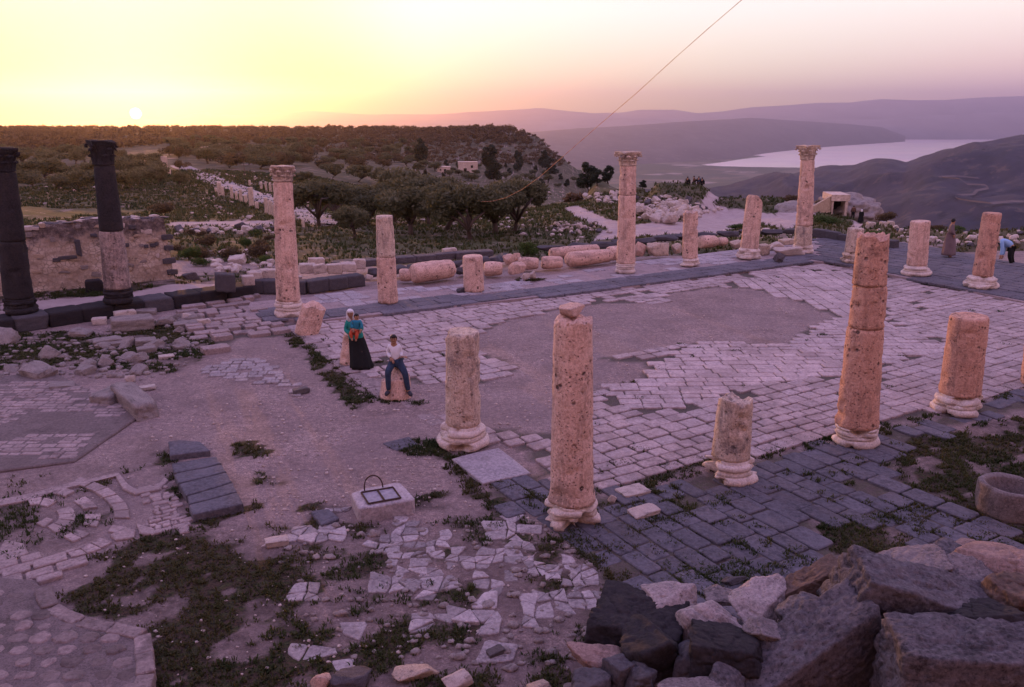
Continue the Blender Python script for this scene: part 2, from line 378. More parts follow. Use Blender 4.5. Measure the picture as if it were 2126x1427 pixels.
def H(x, Y, detail=True):
    x = np.asarray(x, float); Y = np.asarray(Y, float)
    t_ = x / np.maximum(Y, 6.0)
    yi = np.interp(Y, YK, np.arange(len(YK))); y0 = np.clip(yi.astype(int), 0, len(YK) - 2); fy = yi - y0
    ti = np.interp(t_, AT, np.arange(len(AT))); t0 = np.clip(ti.astype(int), 0, len(AT) - 2); ft = ti - t0
    ft = ft * ft * (3 - 2 * ft)
    z = (AZ[t0, y0] * (1 - ft) + AZ[t0 + 1, y0] * ft) * (1 - fy) + (AZ[t0, y0 + 1] * (1 - ft) + AZ[t0 + 1, y0 + 1] * ft) * fy
    n = (x - P0.x) * pn.x + (Y - P0.y) * pn.y; l = (x - P0.x) * pd.x + (Y - P0.y) * pd.y
    z = z + .40 * sstep(n, .45, .8) * sstep(-l, -(P1 - P0).length + .6, -(P1 - P0).length + 1.6) * (1 - sstep(Y, 33, 42))
    if detail:
        amp = np.interp(Y, [0, 30, 40, 100, 400, 1000, 3000], [.0, .0, .12, .5, 2.2, 1.0, 25])
        wl = np.interp(Y, [0, 40, 100, 400, 1000, 3000], [3, 4, 9, 30, 60, 400])
        z = z + (fbm(x / wl, Y / wl, 4, 3) - .5) * amp * 1.3 * np.where(Y > 28, 1, 0)
        z = z + (fbm(x * .9, Y * .9, 4, 5) - .5) * .05 * sstep(np.abs(Y - 15), 30, 0) 
        z = z + (fbm(x * .6, Y * .6, 5, 9) - .5) * .5 * sstep(Y, 38, 55) * (1 - sstep(Y, 150, 300))
        rocky = sstep(Y, 380, 470) * (1 - sstep(Y, 640, 700)) * sstep(t_, -.1, .0)
        z = z + (np.abs(fbm(x / 22, Y / 22, 5, 31) - .5) * 2 - .3) * 5 * rocky
    return z
def hit(px, py, ymin=24.0, ymax=2500.0):
    d = ray(px, py)
    Ys = ymin * (ymax / ymin) ** (np.arange(500) / 499.0); k = Ys / d.y
    zr = CAMZ + d.z * k; zt = H(d.x * k, Ys)
    below = np.where(zr < zt)[0]
    i = below[0] if len(below) and Ys[below[0]] < 900 else (int(np.argmin(np.where(Ys < 200, (zr - zt) / Ys, 9))) if py > 330 else (below[0] if len(below) else None))
    if i is None: return None
    return Vector((d.x * k[i], Ys[i], zt[i]))

GRASSP = [  # picture-measured areas of turf (outline, density)
 ([(-40, 1050), (150, 1010), (240, 1000), (262, 1040), (215, 1110), (60, 1160), (-40, 1175)], .30),
 ([(170, 1160), (300, 1110), (520, 1085), (680, 1080), (700, 1240), (500, 1260), (180, 1240)], .34), ([(-40, 985), (150, 975), (330, 900), (350, 960), (250, 985), (-40, 1040)], .22), ([(1180, 1240), (1300, 1230), (1500, 1230), (2300, 1150), (2300, 1600), (1180, 1600)], .6),
 ([(180, 1225), (300, 1120), (520, 1130), (640, 1200), (660, 1330), (650, 1700), (310, 1700), (300, 1310), (110, 1250)], .92),
 ([(560, 1080), (900, 1090), (1060, 1060), (1150, 1130), (1290, 1240), (1250, 1700), (640, 1700), (640, 1210), (500, 1150)], .40),
 ([(-300, 690), (240, 690), (400, 650), (450, 720), (380, 770), (300, 770), (150, 760), (-300, 800)], .72),
 ([(1860, 925), (2126, 860), (2600, 860), (2600, 1500), (2126, 1150), (1760, 1160), (1690, 1090), (1850, 1060)], .85),
 ([(620, 500), (700, 440), (1100, 440), (1290, 500), (1290, 515), (1000, 535), (680, 560)], .9),
 ([(270, 605), (360, 575), (560, 555), (560, 600), (500, 620), (300, 640)], .5),
 ([(-400, 640), (0, 600), (365, 575), (300, 605), (0, 650)], .6),
 ([(870, 940), (890, 915), (925, 935), (1000, 1010), (1040, 1060), (990, 1040), (930, 960)], .9),
 ([(590, 690), (620, 690), (700, 780), (760, 830), (720, 850), (680, 790)], .9),
 ([(465, 925), (540, 925), (545, 950), (480, 950)], .8), ([(520, 985), (580, 990), (585, 1020), (530, 1010)], .8),
 ([(330, 930), (360, 945), (400, 1060), (500, 1070), (510, 1030), (530, 1060), (420, 1100), (360, 1060)], .85),
 ([(850, 1030), (930, 1020), (930, 1050), (860, 1050)], .8), ([(640, 1050), (700, 1045), (710, 1095), (640, 1100)], .8),
 ([(1400, 1200), (1440, 1175), (1530, 1180), (1560, 1210), (1500, 1225)], .9),
 ([(1360, 445), (1700, 480), (1700, 500), (1500, 490), (1330, 490)], .4),
 ([(1690, 440), (1900, 450), (1900, 500), (1700, 490)], .9), ([(1500, 455), (1590, 460), (1640, 490), (1510, 480)], .8),
 ([(1110, 385), (1300, 380), (1360, 400), (1290, 470), (1150, 440)], .8), ([(1290, 410), (1350, 380), (1440, 395), (1500, 400), (1620, 425), (1620, 450), (1530, 430), (1440, 425), (1380, 420)], .85),
]
DIRTP = [
 [(650, 470), (715, 470), (600, 420), (480, 378), (405, 352), (395, 356), (440, 384), (520, 414), (600, 448)],
 [(1440, 432), (1470, 425), (1560, 440), (1610, 445), (1640, 410), (1690, 412), (1700, 440), (1640, 475), (1560, 462), (1500, 482), (1430, 488), (1330, 490), (1230, 500), (1250, 480), (1330, 465), (1440, 460)],
 [(1170, 432), (1200, 428), (1260, 455), (1330, 470), (1270, 478), (1190, 448)],
 [(1455, 420), (1475, 395), (1500, 392), (1560, 402), (1500, 408), (1470, 428)],
 [(352, 462), (570, 458), (570, 468), (352, 470)],
 [(1790, 440), (1800, 438), (1790, 475), (1765, 480), (1775, 450)],
 [(360, 590), (500, 590), (500, 620), (280, 632), (0, 668), (0, 630), (250, 612)],
]
def turf(x, y, z):
    px, py = proj(x, y, z); far = y > 37
    n = fbm(x * .35, y * .35, 4, 40); n2 = fbm(x * 2.1, y * 2.1, 3, 44)
    g = np.where(far, .55 + .5 * n, .06)
    jx = px + (fbm(x * 1.5, y * 1.5, 3, 50) - .5) * 60 * np.clip(12 / np.maximum(y, 5), .1, 1); jy = py + (fbm(x * 1.5 + 9, y * 1.5, 3, 51) - .5) * 40 * np.clip(12 / np.maximum(y, 5), .1, 1)
    for P_, d in GRASSP:
        g = np.where(inpoly(jx, jy, P_) & (y > 3), d, g)
    dd = np.zeros_like(g); turf.hum = np.where(far, 0, np.clip((g - .1) * 2.2, 0, 1))
    for P_ in DIRTP:
        m = inpoly(px, py, P_) & (y > 3); st_ = P_ is DIRTP[0]; g = np.where(m, .26 if st_ else .02, g); dd = np.where(m, 0.0 if st_ else 0.8, dd)
    n3 = fbm(x * 5.5, y * 5.5, 2, 47); g = np.where(far, g * np.clip(.15 + 1.9 * (n2 - .15), 0, 1.15), g * np.clip(.62 + 3.4 * (n2 - .47) + 1.6 * (n3 - .5), 0, 1.2))
    return np.clip(g, 0, 1), dd

def axis_(lo, hi, step, far_lo, far_hi, gr):
    a = list(np.arange(lo, hi + 1e-6, step)); s = step; v = hi
    while v < far_hi: s *= gr; v += s; a.append(v)
    s = step; v = lo; b = []
    while v > far_lo: s *= gr; v -= s; b.append(v)
    return np.array(b[::-1] + a)
PAVED = [[(590, 676), (660, 671), (1000, 634), (1300, 601), (1500, 573), (1700, 549), (2126, 632), (2500, 705), (2600, 712), (2126, 800), (1850, 880), (1560, 943), (1250, 1026), (1140, 985), (1060, 915), (962, 940), (822, 835), (700, 745)],
 [(1012, 1000), (1085, 972), (1140, 1000), (1250, 1040), (1430, 995), (1560, 955), (1850, 896), (2126, 815), (2500, 730), (2500, 760), (2126, 850), (1960, 890), (1880, 935), (1860, 960), (1880, 1020), (2000, 1060), (2126, 1120), (2200, 1200), (2126, 1230), (1990, 1150), (1960, 1170), (1850, 1090), (1700, 1080), (1680, 1110), (1760, 1170), (1730, 1240), (1560, 1290), (1300, 1260), (1200, 1135), (1120, 1070), (1050, 1060)],
 [(380, 640), (520, 618), (575, 660), (620, 690), (560, 702), (500, 700), (450, 735), (410, 705), (395, 680)]]
BARE = [(985, 700), (1060, 662), (1170, 642), (1250, 630), (1385, 628), (1380, 612), (1480, 597), (1560, 600), (1660, 626), (1735, 658), (1720, 672), (1680, 680), (1640, 720), (1500, 708), (1430, 715), (1350, 728), (1230, 745), (1350, 757), (1330, 790), (1240, 812), (1180, 850), (1150, 905), (1100, 900), (1010, 890), (960, 940), (900, 905), (790, 840), (745, 775), (830, 790), (880, 800), (940, 790), (990, 800), (1080, 765), (1040, 745), (1000, 735), (960, 712)]
gx = axis_(-24, 30, .22, -3000, 3000, 1.035); gy = axis_(2, 50, .22, -120, 3500, 1.032)
GX, GY = np.meshgrid(gx, gy, indexing='ij'); GZ = H(GX, GY)
g_, d_ = turf(GX, GY, GZ); hum_ = turf.hum * (1 - d_)
qx, qy = proj(GX, GY, GZ); j_ = np.zeros_like(g_)
for P_ in PAVED: j_ = np.where(inpoly(qx, qy, P_) & (GY > 3), 1.0, j_)
j_ = np.where(inpoly(qx, qy, BARE), 0.0, j_)
b = NB('earth_and_turf'); c = b.coord(False)
geo = b.n('ShaderNodeNewGeometry').outputs['Position']
n1 = b.noise(c, .9, 9, .7); n2 = b.noise(c, 7, 6, .7); n3 = b.noise(c, 42, 4, .7); nf = b.noise(c, .06, 8, .75)
soil = b.ramp(n1, [(.3, (.23, .165, .155)), (.5, (.345, .25, .235)), (.7, (.43, .325, .305))])
soil = b.mix(1.0, soil, b.ramp(b.noise(c, .55, 8, .8, .5), [(.34, .72), (.5, 1.0), (.66, 1.22)]), 'MULTIPLY')
soil = b.mix(1.0, soil, b.ramp(b.noise(c, 9, 3, .85), [(.36, .62), (.5, 1.0), (.64, 1.3)]), 'MULTIPLY')
soil = b.mix(b.rng(n3, .42, .62), soil, b.mix(.8, soil, (.13, .09, .095)))
soil = b.mix(b.math('MULTIPLY', b.rng(b.noise(c, .28, 7, .75, .6), .42, .62), .55), soil, b.mix(b.rng(n2, .4, .6), (.17, .125, .13), (.25, .19, .195)))
soil = b.mix(b.rng(b.noise(c, 34, 2, .5), .69, .73), soil, (.40, .33, .33))
soil = b.mix(b.math('MULTIPLY', b.rng(b.noise(c, 3.2, 5, .8, .8), .58, .70), .6), soil, (.12, .085, .085))
soil = b.mix(b.math('MULTIPLY', b.attr('joint'), .8), soil, b.ramp(b.noise(c, 5, 5, .7), [(.4, (.055, .042, .04)), (.6, (.05, .055, .03)), (.7, (.13, .10, .10))]))
soil = b.mix(b.math('MULTIPLY', b.rng(b.noise(c, 15, 3, .8), .50, .62), .45), soil, (.14, .10, .105))
soil = b.mix(b.math('MULTIPLY', b.attr('humus'), b.rng(b.noise(c, 1.4, 6, .75), .36, .60, 1.0, .25)), soil, b.ramp(n2, [(.35, (.045, .030, .028)), (.55, (.085, .060, .058)), (.72, (.15, .11, .11))]))
turfc = b.ramp(n2, [(.32, (.030, .020, .016)), (.46, (.075, .045, .035)), (.58, (.04, .045, .016)), (.72, (.12, .085, .06))])
turff = b.ramp(nf, [(.34, (.05, .050, .022)), (.44, (.085, .078, .03)), (.52, (.12, .085, .05)), (.64, (.17, .12, .095))])
sepx = b.n('ShaderNodeSeparateXYZ'); b.L.new(c, sepx.inputs[0])
fd = b.rng(sepx.outputs[1], 34, 45)
turff = b.mix(b.rng(b.noise(c, .5, 6, .8), .44, .6), turff, (.055, .045, .028))
turfc = b.mix(b.rng(b.noise(c, 20, 4, .8), .48, .6), turfc, (.012, .011, .008))
turfc = b.mix(fd, turfc, b.mix(b.rng(n2, .4, .6), turff, b.mix(.55, turff, (.04, .05, .015))))
farscrub = b.ramp(b.noise(c, .11, 9, .8), [(.40, (.03, .03, .018)), (.5, (.07, .055, .035)), (.62, (.13, .10, .075)), (.7, (.30, .24, .2))])
turfc = b.mix(b.rng(sepx.outputs[1], 80, 190), turfc, farscrub)
path = b.ramp(n1, [(.3, (.34, .26, .26)), (.7, (.46, .37, .37))])
col = b.mix(b.attr('path'), b.mix(b.math('MULTIPLY', b.rng(b.math('ADD', b.attr('turf'), b.math('MULTIPLY', b.math('SUBTRACT', n2, .5), .7)), .25, .45), 1.0), soil, turfc), path)
b.bump(b.math('ADD', n2, b.math('MULTIPLY', n3, .4)), .8, .05)
b.fin(col, .97)
ground = mk('ground', np.stack([GX, GY, GZ], -1).reshape(-1, 3), grid_faces(len(gx), len(gy)), b.m, attrs={'turf': g_.ravel(), 'path': d_.ravel(), 'joint': j_.ravel(), 'humus': hum_.ravel()})
tag(ground, kind='structure')

# ---------------------------------------------------------------- far country
def farmat(name, a, b_, sc, patch=None, dark=None):
    q = NB(name); c = q.coord(False); n = q.noise(c, sc, 10, .72); m = q.noise(c, sc * 5, 6, .7)
    col = q.ramp(n, [(.36, a), (.62, b_)])
    if patch: col = q.mix(q.rng(m, .56, .62), col, patch)
    if dark: col = q.mix(q.rng(q.noise(c, sc * 9, 5, .7), .52, .62), col, dark)
    return q.fin(col, 1.0)
VZ = -600.0
V, F = np.array([[-60000, 1200, VZ], [60000, 1200, VZ], [60000, 60000, VZ], [-60000, 60000, VZ]], float), [[0, 1, 2, 3]]
q = NB('valley_fields'); c = q.coord(False)
vf = q.n('ShaderNodeTexVoronoi'); q.L.new(c, vf.inputs[0]); vf.inputs['Scale'].default_value = .0022; vf.inputs['Randomness'].default_value = .8
sp_ = q.n('ShaderNodeSeparateColor'); q.L.new(vf.outputs['Color'], sp_.inputs[0])
colv = q.ramp(sp_.outputs[0], [(0, (.06, .07, .045)), (.35, (.10, .10, .06)), (.55, (.16, .13, .10)), (.8, (.05, .07, .04)), (.93, (.34, .27, .25))], True)
colv = q.mix(q.rng(q.noise(c, .004, 8, .7), .5, .6), colv, (.05, .06, .04)); q.fin(colv, 1)
tag(mk('valley_floor', V, F, q.m, smooth=False), kind='structure')
def ridge(name, sil, foot, mat, ny=60, nx=260, amp=30, wl=900, steep=1.5, seed=0, back=None):
    """sil: px,py,Y of the crest; foot: px,Y,z where the slope starts"""
    sx = [s[0] for s in sil]; fxs = [f[0] for f in foot]
    P = np.linspace(sx[0], sx[-1], nx); V = np.zeros((nx, ny + 8, 3))
    for i, px in enumerate(P):
        cy = np.interp(px, sx, [s[1] for s in sil]); cY = np.interp(px, sx, [s[2] for s in sil])
        cr = ad(px, cy, cY); fY = np.interp(px, fxs, [f[1] for f in foot]); fz = np.interp(px, fxs, [f[2] for f in foot])
        dx = cr.x / cr.y
        for j in range(ny):
            u = j / (ny - 1); Y = fY + (cr.y - fY) * u; z = fz + (cr.z - fz) * (u ** steep * (1 - u) + u * u) if False else fz + (cr.z - fz) * (1 - (1 - u) ** steep)
            V[i, j] = (dx * Y, Y, z)
        for j in range(8):
            Y = cr.y * (1 + .03 * (j + 1)); V[i, ny + j] = (dx * Y, Y, cr.z + (fz - cr.z) * ((j + 1) / 8) ** 1.2)
    x, y = V[..., 0], V[..., 1]
    uu = np.concatenate([np.linspace(0, 1, ny), np.ones(8)])[None, :]
    ridged = 1 - np.abs(fbm(x / wl, y / (wl * 2.2), 5, seed) - .5) * 4
    env = np.sin(np.clip(uu, 0, 1) * math.pi) ** .6
    V[..., 2] += amp * ridged * env + amp * .16 * (fbm(x / (wl * .15), y / (wl * .15), 3, seed + 3) - .5) * np.clip(uu * 3, 0, 1)
    o = mk(name, V.reshape(-1, 3), grid_faces(nx, ny + 8), mat)
    return tag(o, kind='structure'), V
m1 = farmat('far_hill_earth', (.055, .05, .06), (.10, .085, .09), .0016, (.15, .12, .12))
m2 = farmat('haze_blue_hill_scrub', (.010, .013, .030), (.036, .030, .050), .0030, (.075, .056, .058), (.010, .011, .018))  # the blue of distance haze is mixed into the scrub colour
m0 = farmat('haze_pale_hill_earth', (.20, .17, .19), (.30, .26, .28), .0012)  # haze paleness of the farthest ridges is put into the earth colour
FS = [(-700, 262), (0, 262), (120, 254), (240, 249), (330, 246), (380, 243), (400, 236), (430, 232), (450, 238), (480, 239), (560, 236), (640, 231), (700, 234), (760, 238), (900, 238), (1000, 232), (1120, 225), (1180, 231), (1230, 235), (1290, 234), (1330, 228), (1400, 228), (1450, 236), (1500, 232), (1560, 223), (1640, 219), (1700, 214), (1760, 214), (1830, 206), (1900, 209), (1960, 208), (2040, 203), (2126, 200), (2900, 190)]
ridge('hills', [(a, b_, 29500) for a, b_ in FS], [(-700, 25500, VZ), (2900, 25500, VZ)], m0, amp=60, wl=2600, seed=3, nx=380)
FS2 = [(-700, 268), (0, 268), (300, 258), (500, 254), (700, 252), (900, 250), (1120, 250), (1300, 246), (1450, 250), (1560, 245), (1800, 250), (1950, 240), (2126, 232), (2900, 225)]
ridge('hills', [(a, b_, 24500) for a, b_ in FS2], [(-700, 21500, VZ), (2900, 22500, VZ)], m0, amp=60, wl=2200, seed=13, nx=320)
MS = [(600, 296, 15000), (900, 283, 15000), (1120, 274, 15000), (1200, 267, 15500), (1300, 262, 16000), (1400, 254, 16500), (1480, 250, 17000), (1560, 245, 17500), (1620, 249, 18500), (1700, 254, 19500), (1760, 258, 20000), (1830, 264, 20500), (1880, 284, 21000)]
MF = [(600, 9500, VZ), (1120, 9700, VZ), (1250, 10200, VZ), (1330, 10800, VZ), (1530, 12200, VZ), (1620, 14500, VZ), (1750, 17500, VZ), (1850, 19500, VZ), (1880, 20500, VZ)]
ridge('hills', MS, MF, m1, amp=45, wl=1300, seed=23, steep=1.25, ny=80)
DS = [(1180, 400, 5300), (1380, 402, 5200), (1500, 388, 5200), (1570, 372, 5300), (1640, 362, 5400), (1690, 350, 5500), (1730, 345, 5500), (1770, 345, 5400), (1820, 333, 5300), (1850, 333, 5200), (1880, 338, 5100), (1920, 325, 5000), (1960, 312, 4900), (2030, 299, 4800), (2080, 296, 4800), (2126, 292, 4800), (2400, 288, 4800), (2900, 300, 4800)]
DF = [(1180, 3000, VZ), (1500, 2900, VZ), (1700, 2300, -560), (1900, 2000, -400), (2126, 1900, -340), (2900, 1900, -340)]
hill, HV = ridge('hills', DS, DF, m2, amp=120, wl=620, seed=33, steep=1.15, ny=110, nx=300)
# pale dirt roads winding over the dark hill
def onhill(px, py):
    i = int(round(np.interp(px, np.linspace(DS[0][0], DS[-1][0], 300), np.arange(300))))
    col = HV[i]; pyy = proj(col[:110, 0], col[:110, 1], col[:110, 2])[1]
    j = int(np.argmin(np.abs(pyy - py))); return Vector(col[j])
mroad = plain('dirt_road', (.12, .09, .09), 1, 0, .2, .01)
for R_ in ([(1955, 371), (1990, 370), (2040, 371), (2045, 372)], [(1960, 372), (2000, 378), (2020, 388), (2060, 392), (2066, 396), (2040, 400), (2035, 408), (2000, 411), (2005, 418), (2030, 425), (2080, 428), (2126, 424), (2200, 426)]):
    pts = [onhill(*p) + Vector((0, 0, 9)) for p in R_]; Vv = []; Ff = []
    for i, p in enumerate(pts):
        Vv += [p + Vector((0, -9, -2)), p + Vector((0, 9, 2))]
        if i: Ff.append([2 * i - 2, 2 * i - 1, 2 * i + 1, 2 * i])
    tag(mk('road', Vv, Ff, mroad, smooth=False), kind='structure')
# the lake
LK = [(1210, 341), (1250, 344), (1330, 343.5), (1440, 343), (1500, 345), (1560, 348), (1640, 345), (1720, 347), (1900, 347), (2600, 347), (2900, 284), (2126, 283), (1960, 284), (1840, 285), (1760, 295), (1650, 301), (1560, 312), (1530, 321), (1600, 324), (1560, 329), (1440, 335), (1300, 339)]
LKp = [(1455, 343), (1500, 337), (1545, 330), (1590, 325), (1530, 320), (1560, 312), (1650, 301), (1700, 296), (1760, 293), (1840, 285), (1960, 282), (2126, 281), (3200, 281), (3200, 349), (2126, 349), (1720, 349), (1560, 347), (1500, 345.5)]
q = NB('lake_water'); c = q.coord(False); q.fin(q.mix(q.rng(q.noise(c, .0006, 6, .6), .4, .6), (.95, .74, .72), (.80, .64, .68)), q.rng(q.noise(c, .0011, 5, .6), .35, .65, .28, .5)); q.p.inputs['Metallic'].default_value = .85
q.bump(q.noise(c, .02, 4, .6), .12, 4)
tag(mk('lake', [at(px, py, VZ + 4) for px, py in LKp], [list(range(len(LKp)))], q.m, smooth=False), kind='structure')

# ---------------------------------------------------------------- haze
hz = bpy.data.materials.new('evening_haze'); hz.use_nodes = True; hn = hz.node_tree; hn.nodes.clear()
ho = hn.nodes.new('ShaderNodeOutputMaterial'); hv = hn.nodes.new('ShaderNodeVolumePrincipled'); hn.links.new(hv.outputs[0], ho.inputs['Volume'])
hv.inputs['Color'].default_value = (.66, .62, 1.0, 1); hv.inputs['Density'].default_value = 5.4e-5; hv.inputs['Anisotropy'].default_value = .79
Vb, Fb = box(-22000, -400, VZ - 60, 34000, 31500, 860)
tag(mk('haze', Vb, Fb, hz, smooth=False), kind='stuff')
# ---------------------------------------------------------------- court paving
def wpoly(P, z=0.0): return [(lambda v: (v.x, v.y))(at(px, py, z)) for px, py in P]
def dirof(p, q, z=0.0):
    a, b_ = at(*p, z), at(*q, z); return math.atan2(b_.y - a.y, b_.x - a.x)
ANG_A = dirof((600, 660), (1667, 528)); ANG_D = dirof((1187, 1085), (600, 660))
def stone_outline(cx, cy, ang, l, wd, jit, nseg=2):
    P = [(-l, -wd), (l, -wd), (l, wd), (-l, wd)]; out = []
    for i in range(4):
        a, b_ = P[i], P[(i + 1) % 4]
        for k in range(nseg + 1):
            f = [.08, .5, .92][k] if nseg == 2 else [.12, .88][k]
            out.append([a[0] + (b_[0] - a[0]) * f + rnd.gauss(0, jit * .5), a[1] + (b_[1] - a[1]) * f + rnd.gauss(0, jit * .5)])
    ca, sa = math.cos(ang), math.sin(ang)
    return [(cx + x * ca / 2 - y * sa / 2, cy + x * sa / 2 + y * ca / 2) for x, y in out]
class Pav:
    def __init__(s): s.V = []; s.F = []; s.T = []
    def slab(s, out, z0, z1, tint, bev=.02, tilt=.01):
        n = len(out); b_ = len(s.V); cx = sum(p[0] for p in out) / n; cy = sum(p[1] for p in out) / n
        tx, ty = rnd.gauss(0, tilt), rnd.gauss(0, tilt)
        for zz, ins, in ((z0, 0), (z1 - bev * .8, 0), (z1 - bev * .2, .45), (z1, 1)):
            for x, y in out:
                d = math.hypot(x - cx, y - cy) + 1e-6; k = 1 - bev * ins * 1.3 / d
                X, Y = cx + (x - cx) * k, cy + (y - cy) * k
                s.V.append((X, Y, zz + ((X - cx) * tx + (Y - cy) * ty if zz > z0 else 0)))
        for r_ in range(3):
            for k in range(n):
                k2 = (k + 1) % n; s.F.append([b_ + r_ * n + k, b_ + r_ * n + k2, b_ + (r_ + 1) * n + k2, b_ + (r_ + 1) * n + k])
        s.F.append([b_ + 3 * n + k for k in range(n)]); s.T += [tint] * (4 * n)
    def build(s, name, mat, **k):
        o = mk(name, s.V, s.F, mat, tint=s.T, smooth=False); return tag(o, **k)
def pave(pv, poly, excl, ang, row, lo, hi, gap=.02, z=0.0, h=.045, jit=.012, miss=0.0, hv=.006, tint=(.35, .75), edge=0.0, wob=.0, missn=None, zf=None):
    """rows of paving stones over a measured area, leaving out the excluded areas"""
    W = np.array(wpoly(poly, z)); ca, sa = math.cos(ang), math.sin(ang)
    u = W[:, 0] * ca + W[:, 1] * sa; v = -W[:, 0] * sa + W[:, 1] * ca
    vv = v.min()
    EX = [wpoly(e, z) for e in excl]; PW = [tuple(q) for q in W]
    cs = []
    while vv < v.max():
        rw = row * rnd.uniform(.82, 1.2); uu = u.min() - rnd.uniform(0, hi)
        while uu < u.max():
            l = rnd.uniform(lo, hi); cu, cv = uu + l / 2, vv + rw / 2
            if wob: cv += wob * (float(vnoise(cu * .35, cv * .35, 7)) - .5) * 2
            cs.append((cu * ca - cv * sa, cu * sa + cv * ca, l, rw)); uu += l
        vv += rw
    C_ = np.array(cs); X, Y = C_[:, 0], C_[:, 1]; ok = inpoly(X, Y, PW) & (Y > 3)
    jx = X + (fbm(X * 1.3, Y * 1.3, 2, 8) - .5) * edge; jy = Y + (fbm(X * 1.3 + 5, Y * 1.3, 2, 9) - .5) * edge
    for e in EX: ok &= ~inpoly(jx, jy, e)
    tn = fbm(X * .25, Y * .25, 3, 21); mn_ = fbm(X * .9, Y * .9, 2, 61) if missn else None
    for i in np.where(ok)[0]:
        x, y, l, rw = C_[i]
        if rnd.random() < miss or (missn and mn_[i] < missn): continue
        out = stone_outline(x, y, ang + rnd.gauss(0, .012), l - gap * rnd.uniform(.6, 1.6), rw - gap * rnd.uniform(.6, 1.6), jit)
        zz = zf(x, y) if zf else z
        pv.slab(out, zz - .08, zz + h + rnd.gauss(0, hv), tint[0] + (tint[1] - tint[0]) * (.5 * tn[i] + .5 * rnd.random()))
COURT = [(590, 676), (660, 671), (1000, 634), (1300, 601), (1500, 573), (1700, 549), (2126, 632), (2500, 705), (2600, 712), (2126, 800), (1850, 880), (1560, 943), (1250, 1026), (1140, 985), (1060, 915), (962, 940), (822, 835), (700, 745)]
BARE = [(985, 700), (1060, 662), (1170, 642), (1250, 630), (1385, 628), (1380, 612), (1480, 597), (1560, 600), (1660, 626), (1735, 658), (1720, 672), (1680, 680), (1640, 720), (1500, 708), (1430, 715), (1350, 728), (1230, 745), (1350, 757), (1330, 790), (1240, 812), (1180, 850), (1150, 905), (1100, 900), (1010, 890), (960, 940), (900, 905), (790, 840), (745, 775), (830, 790), (880, 800), (940, 790), (990, 800), (1080, 765), (1040, 745), (1000, 735), (960, 712)]
RMID = [(1230, 812), (1330, 765), (1440, 713), (1500, 708), (1640, 720), (1700, 672), (1760, 655), (1850, 668), (1980, 720), (1850, 760), (1700, 790), (1560, 802), (1480, 835), (1330, 860)]
RVER = [(1500, 590), (1600, 572), (1720, 560), (1800, 585), (1850, 655), (1740, 660), (1660, 626), (1560, 600)]
pv = Pav()
pave(pv, COURT, [BARE, RMID, RVER], ANG_A, .36, .34, .62, gap=.036, jit=.020, miss=.03, edge=.5, wob=.10)
pave(pv, RMID, [BARE], 0.03, .30, .40, .70, gap=.022, jit=.008, miss=.006, edge=.4, tint=(.5, .85))
pave(pv, RVER, [BARE], dirof((1600, 575), (1700, 640)), .42, .55, .9, gap=.026, jit=.008, edge=.3, tint=(.5, .85))
pv.build('court_paving', M['paver'], kind='structure')
# front walk of dark basalt
BWALK = [(1012, 1000), (1085, 972), (1140, 1000), (1250, 1040), (1430, 995), (1560, 955), (1850, 896), (2126, 815), (2500, 730), (2500, 760), (2126, 850), (1960, 890), (1880, 935), (1860, 960), (1880, 1020), (2000, 1060), (2126, 1120), (2200, 1200), (2126, 1230), (1990, 1150), (1960, 1170), (1850, 1090), (1700, 1080), (1680, 1110), (1760, 1170), (1730, 1240), (1560, 1290), (1300, 1260), (1200, 1135), (1120, 1070), (1050, 1060)]
pb = Pav()
pave(pb, BWALK, [], ANG_D, .40, .38, .78, gap=.026, jit=.012, miss=.05, hv=.01, h=.03, tint=(.3, .8), edge=.3, wob=.08)
pb.build('basalt_walk', M['bpaver'], kind='structure')

# raised walks behind the court (a real step along the dark kerb line)
KERB = [(505, 655), (660, 664), (1000, 627), (1300, 594), (1500, 567), (1690, 541), (1720, 542), (2126, 625), (2700, 742)]
WALK = KERB + [(2700, 600), (2126, 548), (1880, 502), (1700, 486), (1690, 500), (1500, 520), (1290, 548), (1000, 590), (760, 600), (640, 615), (520, 625)]
zw = .13
def prism(P, z0, z1):
    n = len(P); V = [(x, y, z0) for x, y in P] + [(x, y, z1) for x, y in P]
    return V, [list(range(n))[::-1], [n + k for k in range(n)]] + [[k, (k + 1) % n, n + (k + 1) % n, n + k] for k in range(n)]
Vw, Fw = prism(wpoly(WALK, zw), -.2, zw - .035)
tag(mk('walkway', Vw, Fw, M['mortar'], smooth=False), kind='structure')
pw = Pav()
WB = [(1690, 541), (1720, 542), (2126, 625), (2700, 742), (2700, 600), (2126, 548), (1880, 502), (1700, 486)]
pave(pw, WB, [], ANG_D, .5, .45, .9, gap=.02, jit=.01, z=zw, h=.0, hv=.005, tint=(.35, .75))
KS = [(505, 655), (660, 664), (1000, 627), (1300, 594), (1500, 567), (1690, 541), (1690, 528), (1500, 552), (1300, 575), (1000, 608), (660, 640), (520, 638)]
pave(pw, KS, [], ANG_A, .55, .7, 1.3, gap=.02, jit=.01, z=zw, h=.0, hv=.004, tint=(.4, .9))
pw.build('kerb_strip', M['bpaver'], kind='structure')
pg = Pav()
KS2 = [(660, 640), (1000, 608), (1300, 575), (1500, 552), (1690, 528), (1690, 500), (1500, 520), (1290, 548), (1000, 590), (760, 600), (640, 615)]
pave(pg, KS2, [], ANG_A, .42, .35, .75, gap=.03, jit=.02, z=zw, h=-.005, hv=.006, tint=(.5, 1.0), missn=.46)
pg.build('walk_slabs', M['gpaver'], kind='structure')

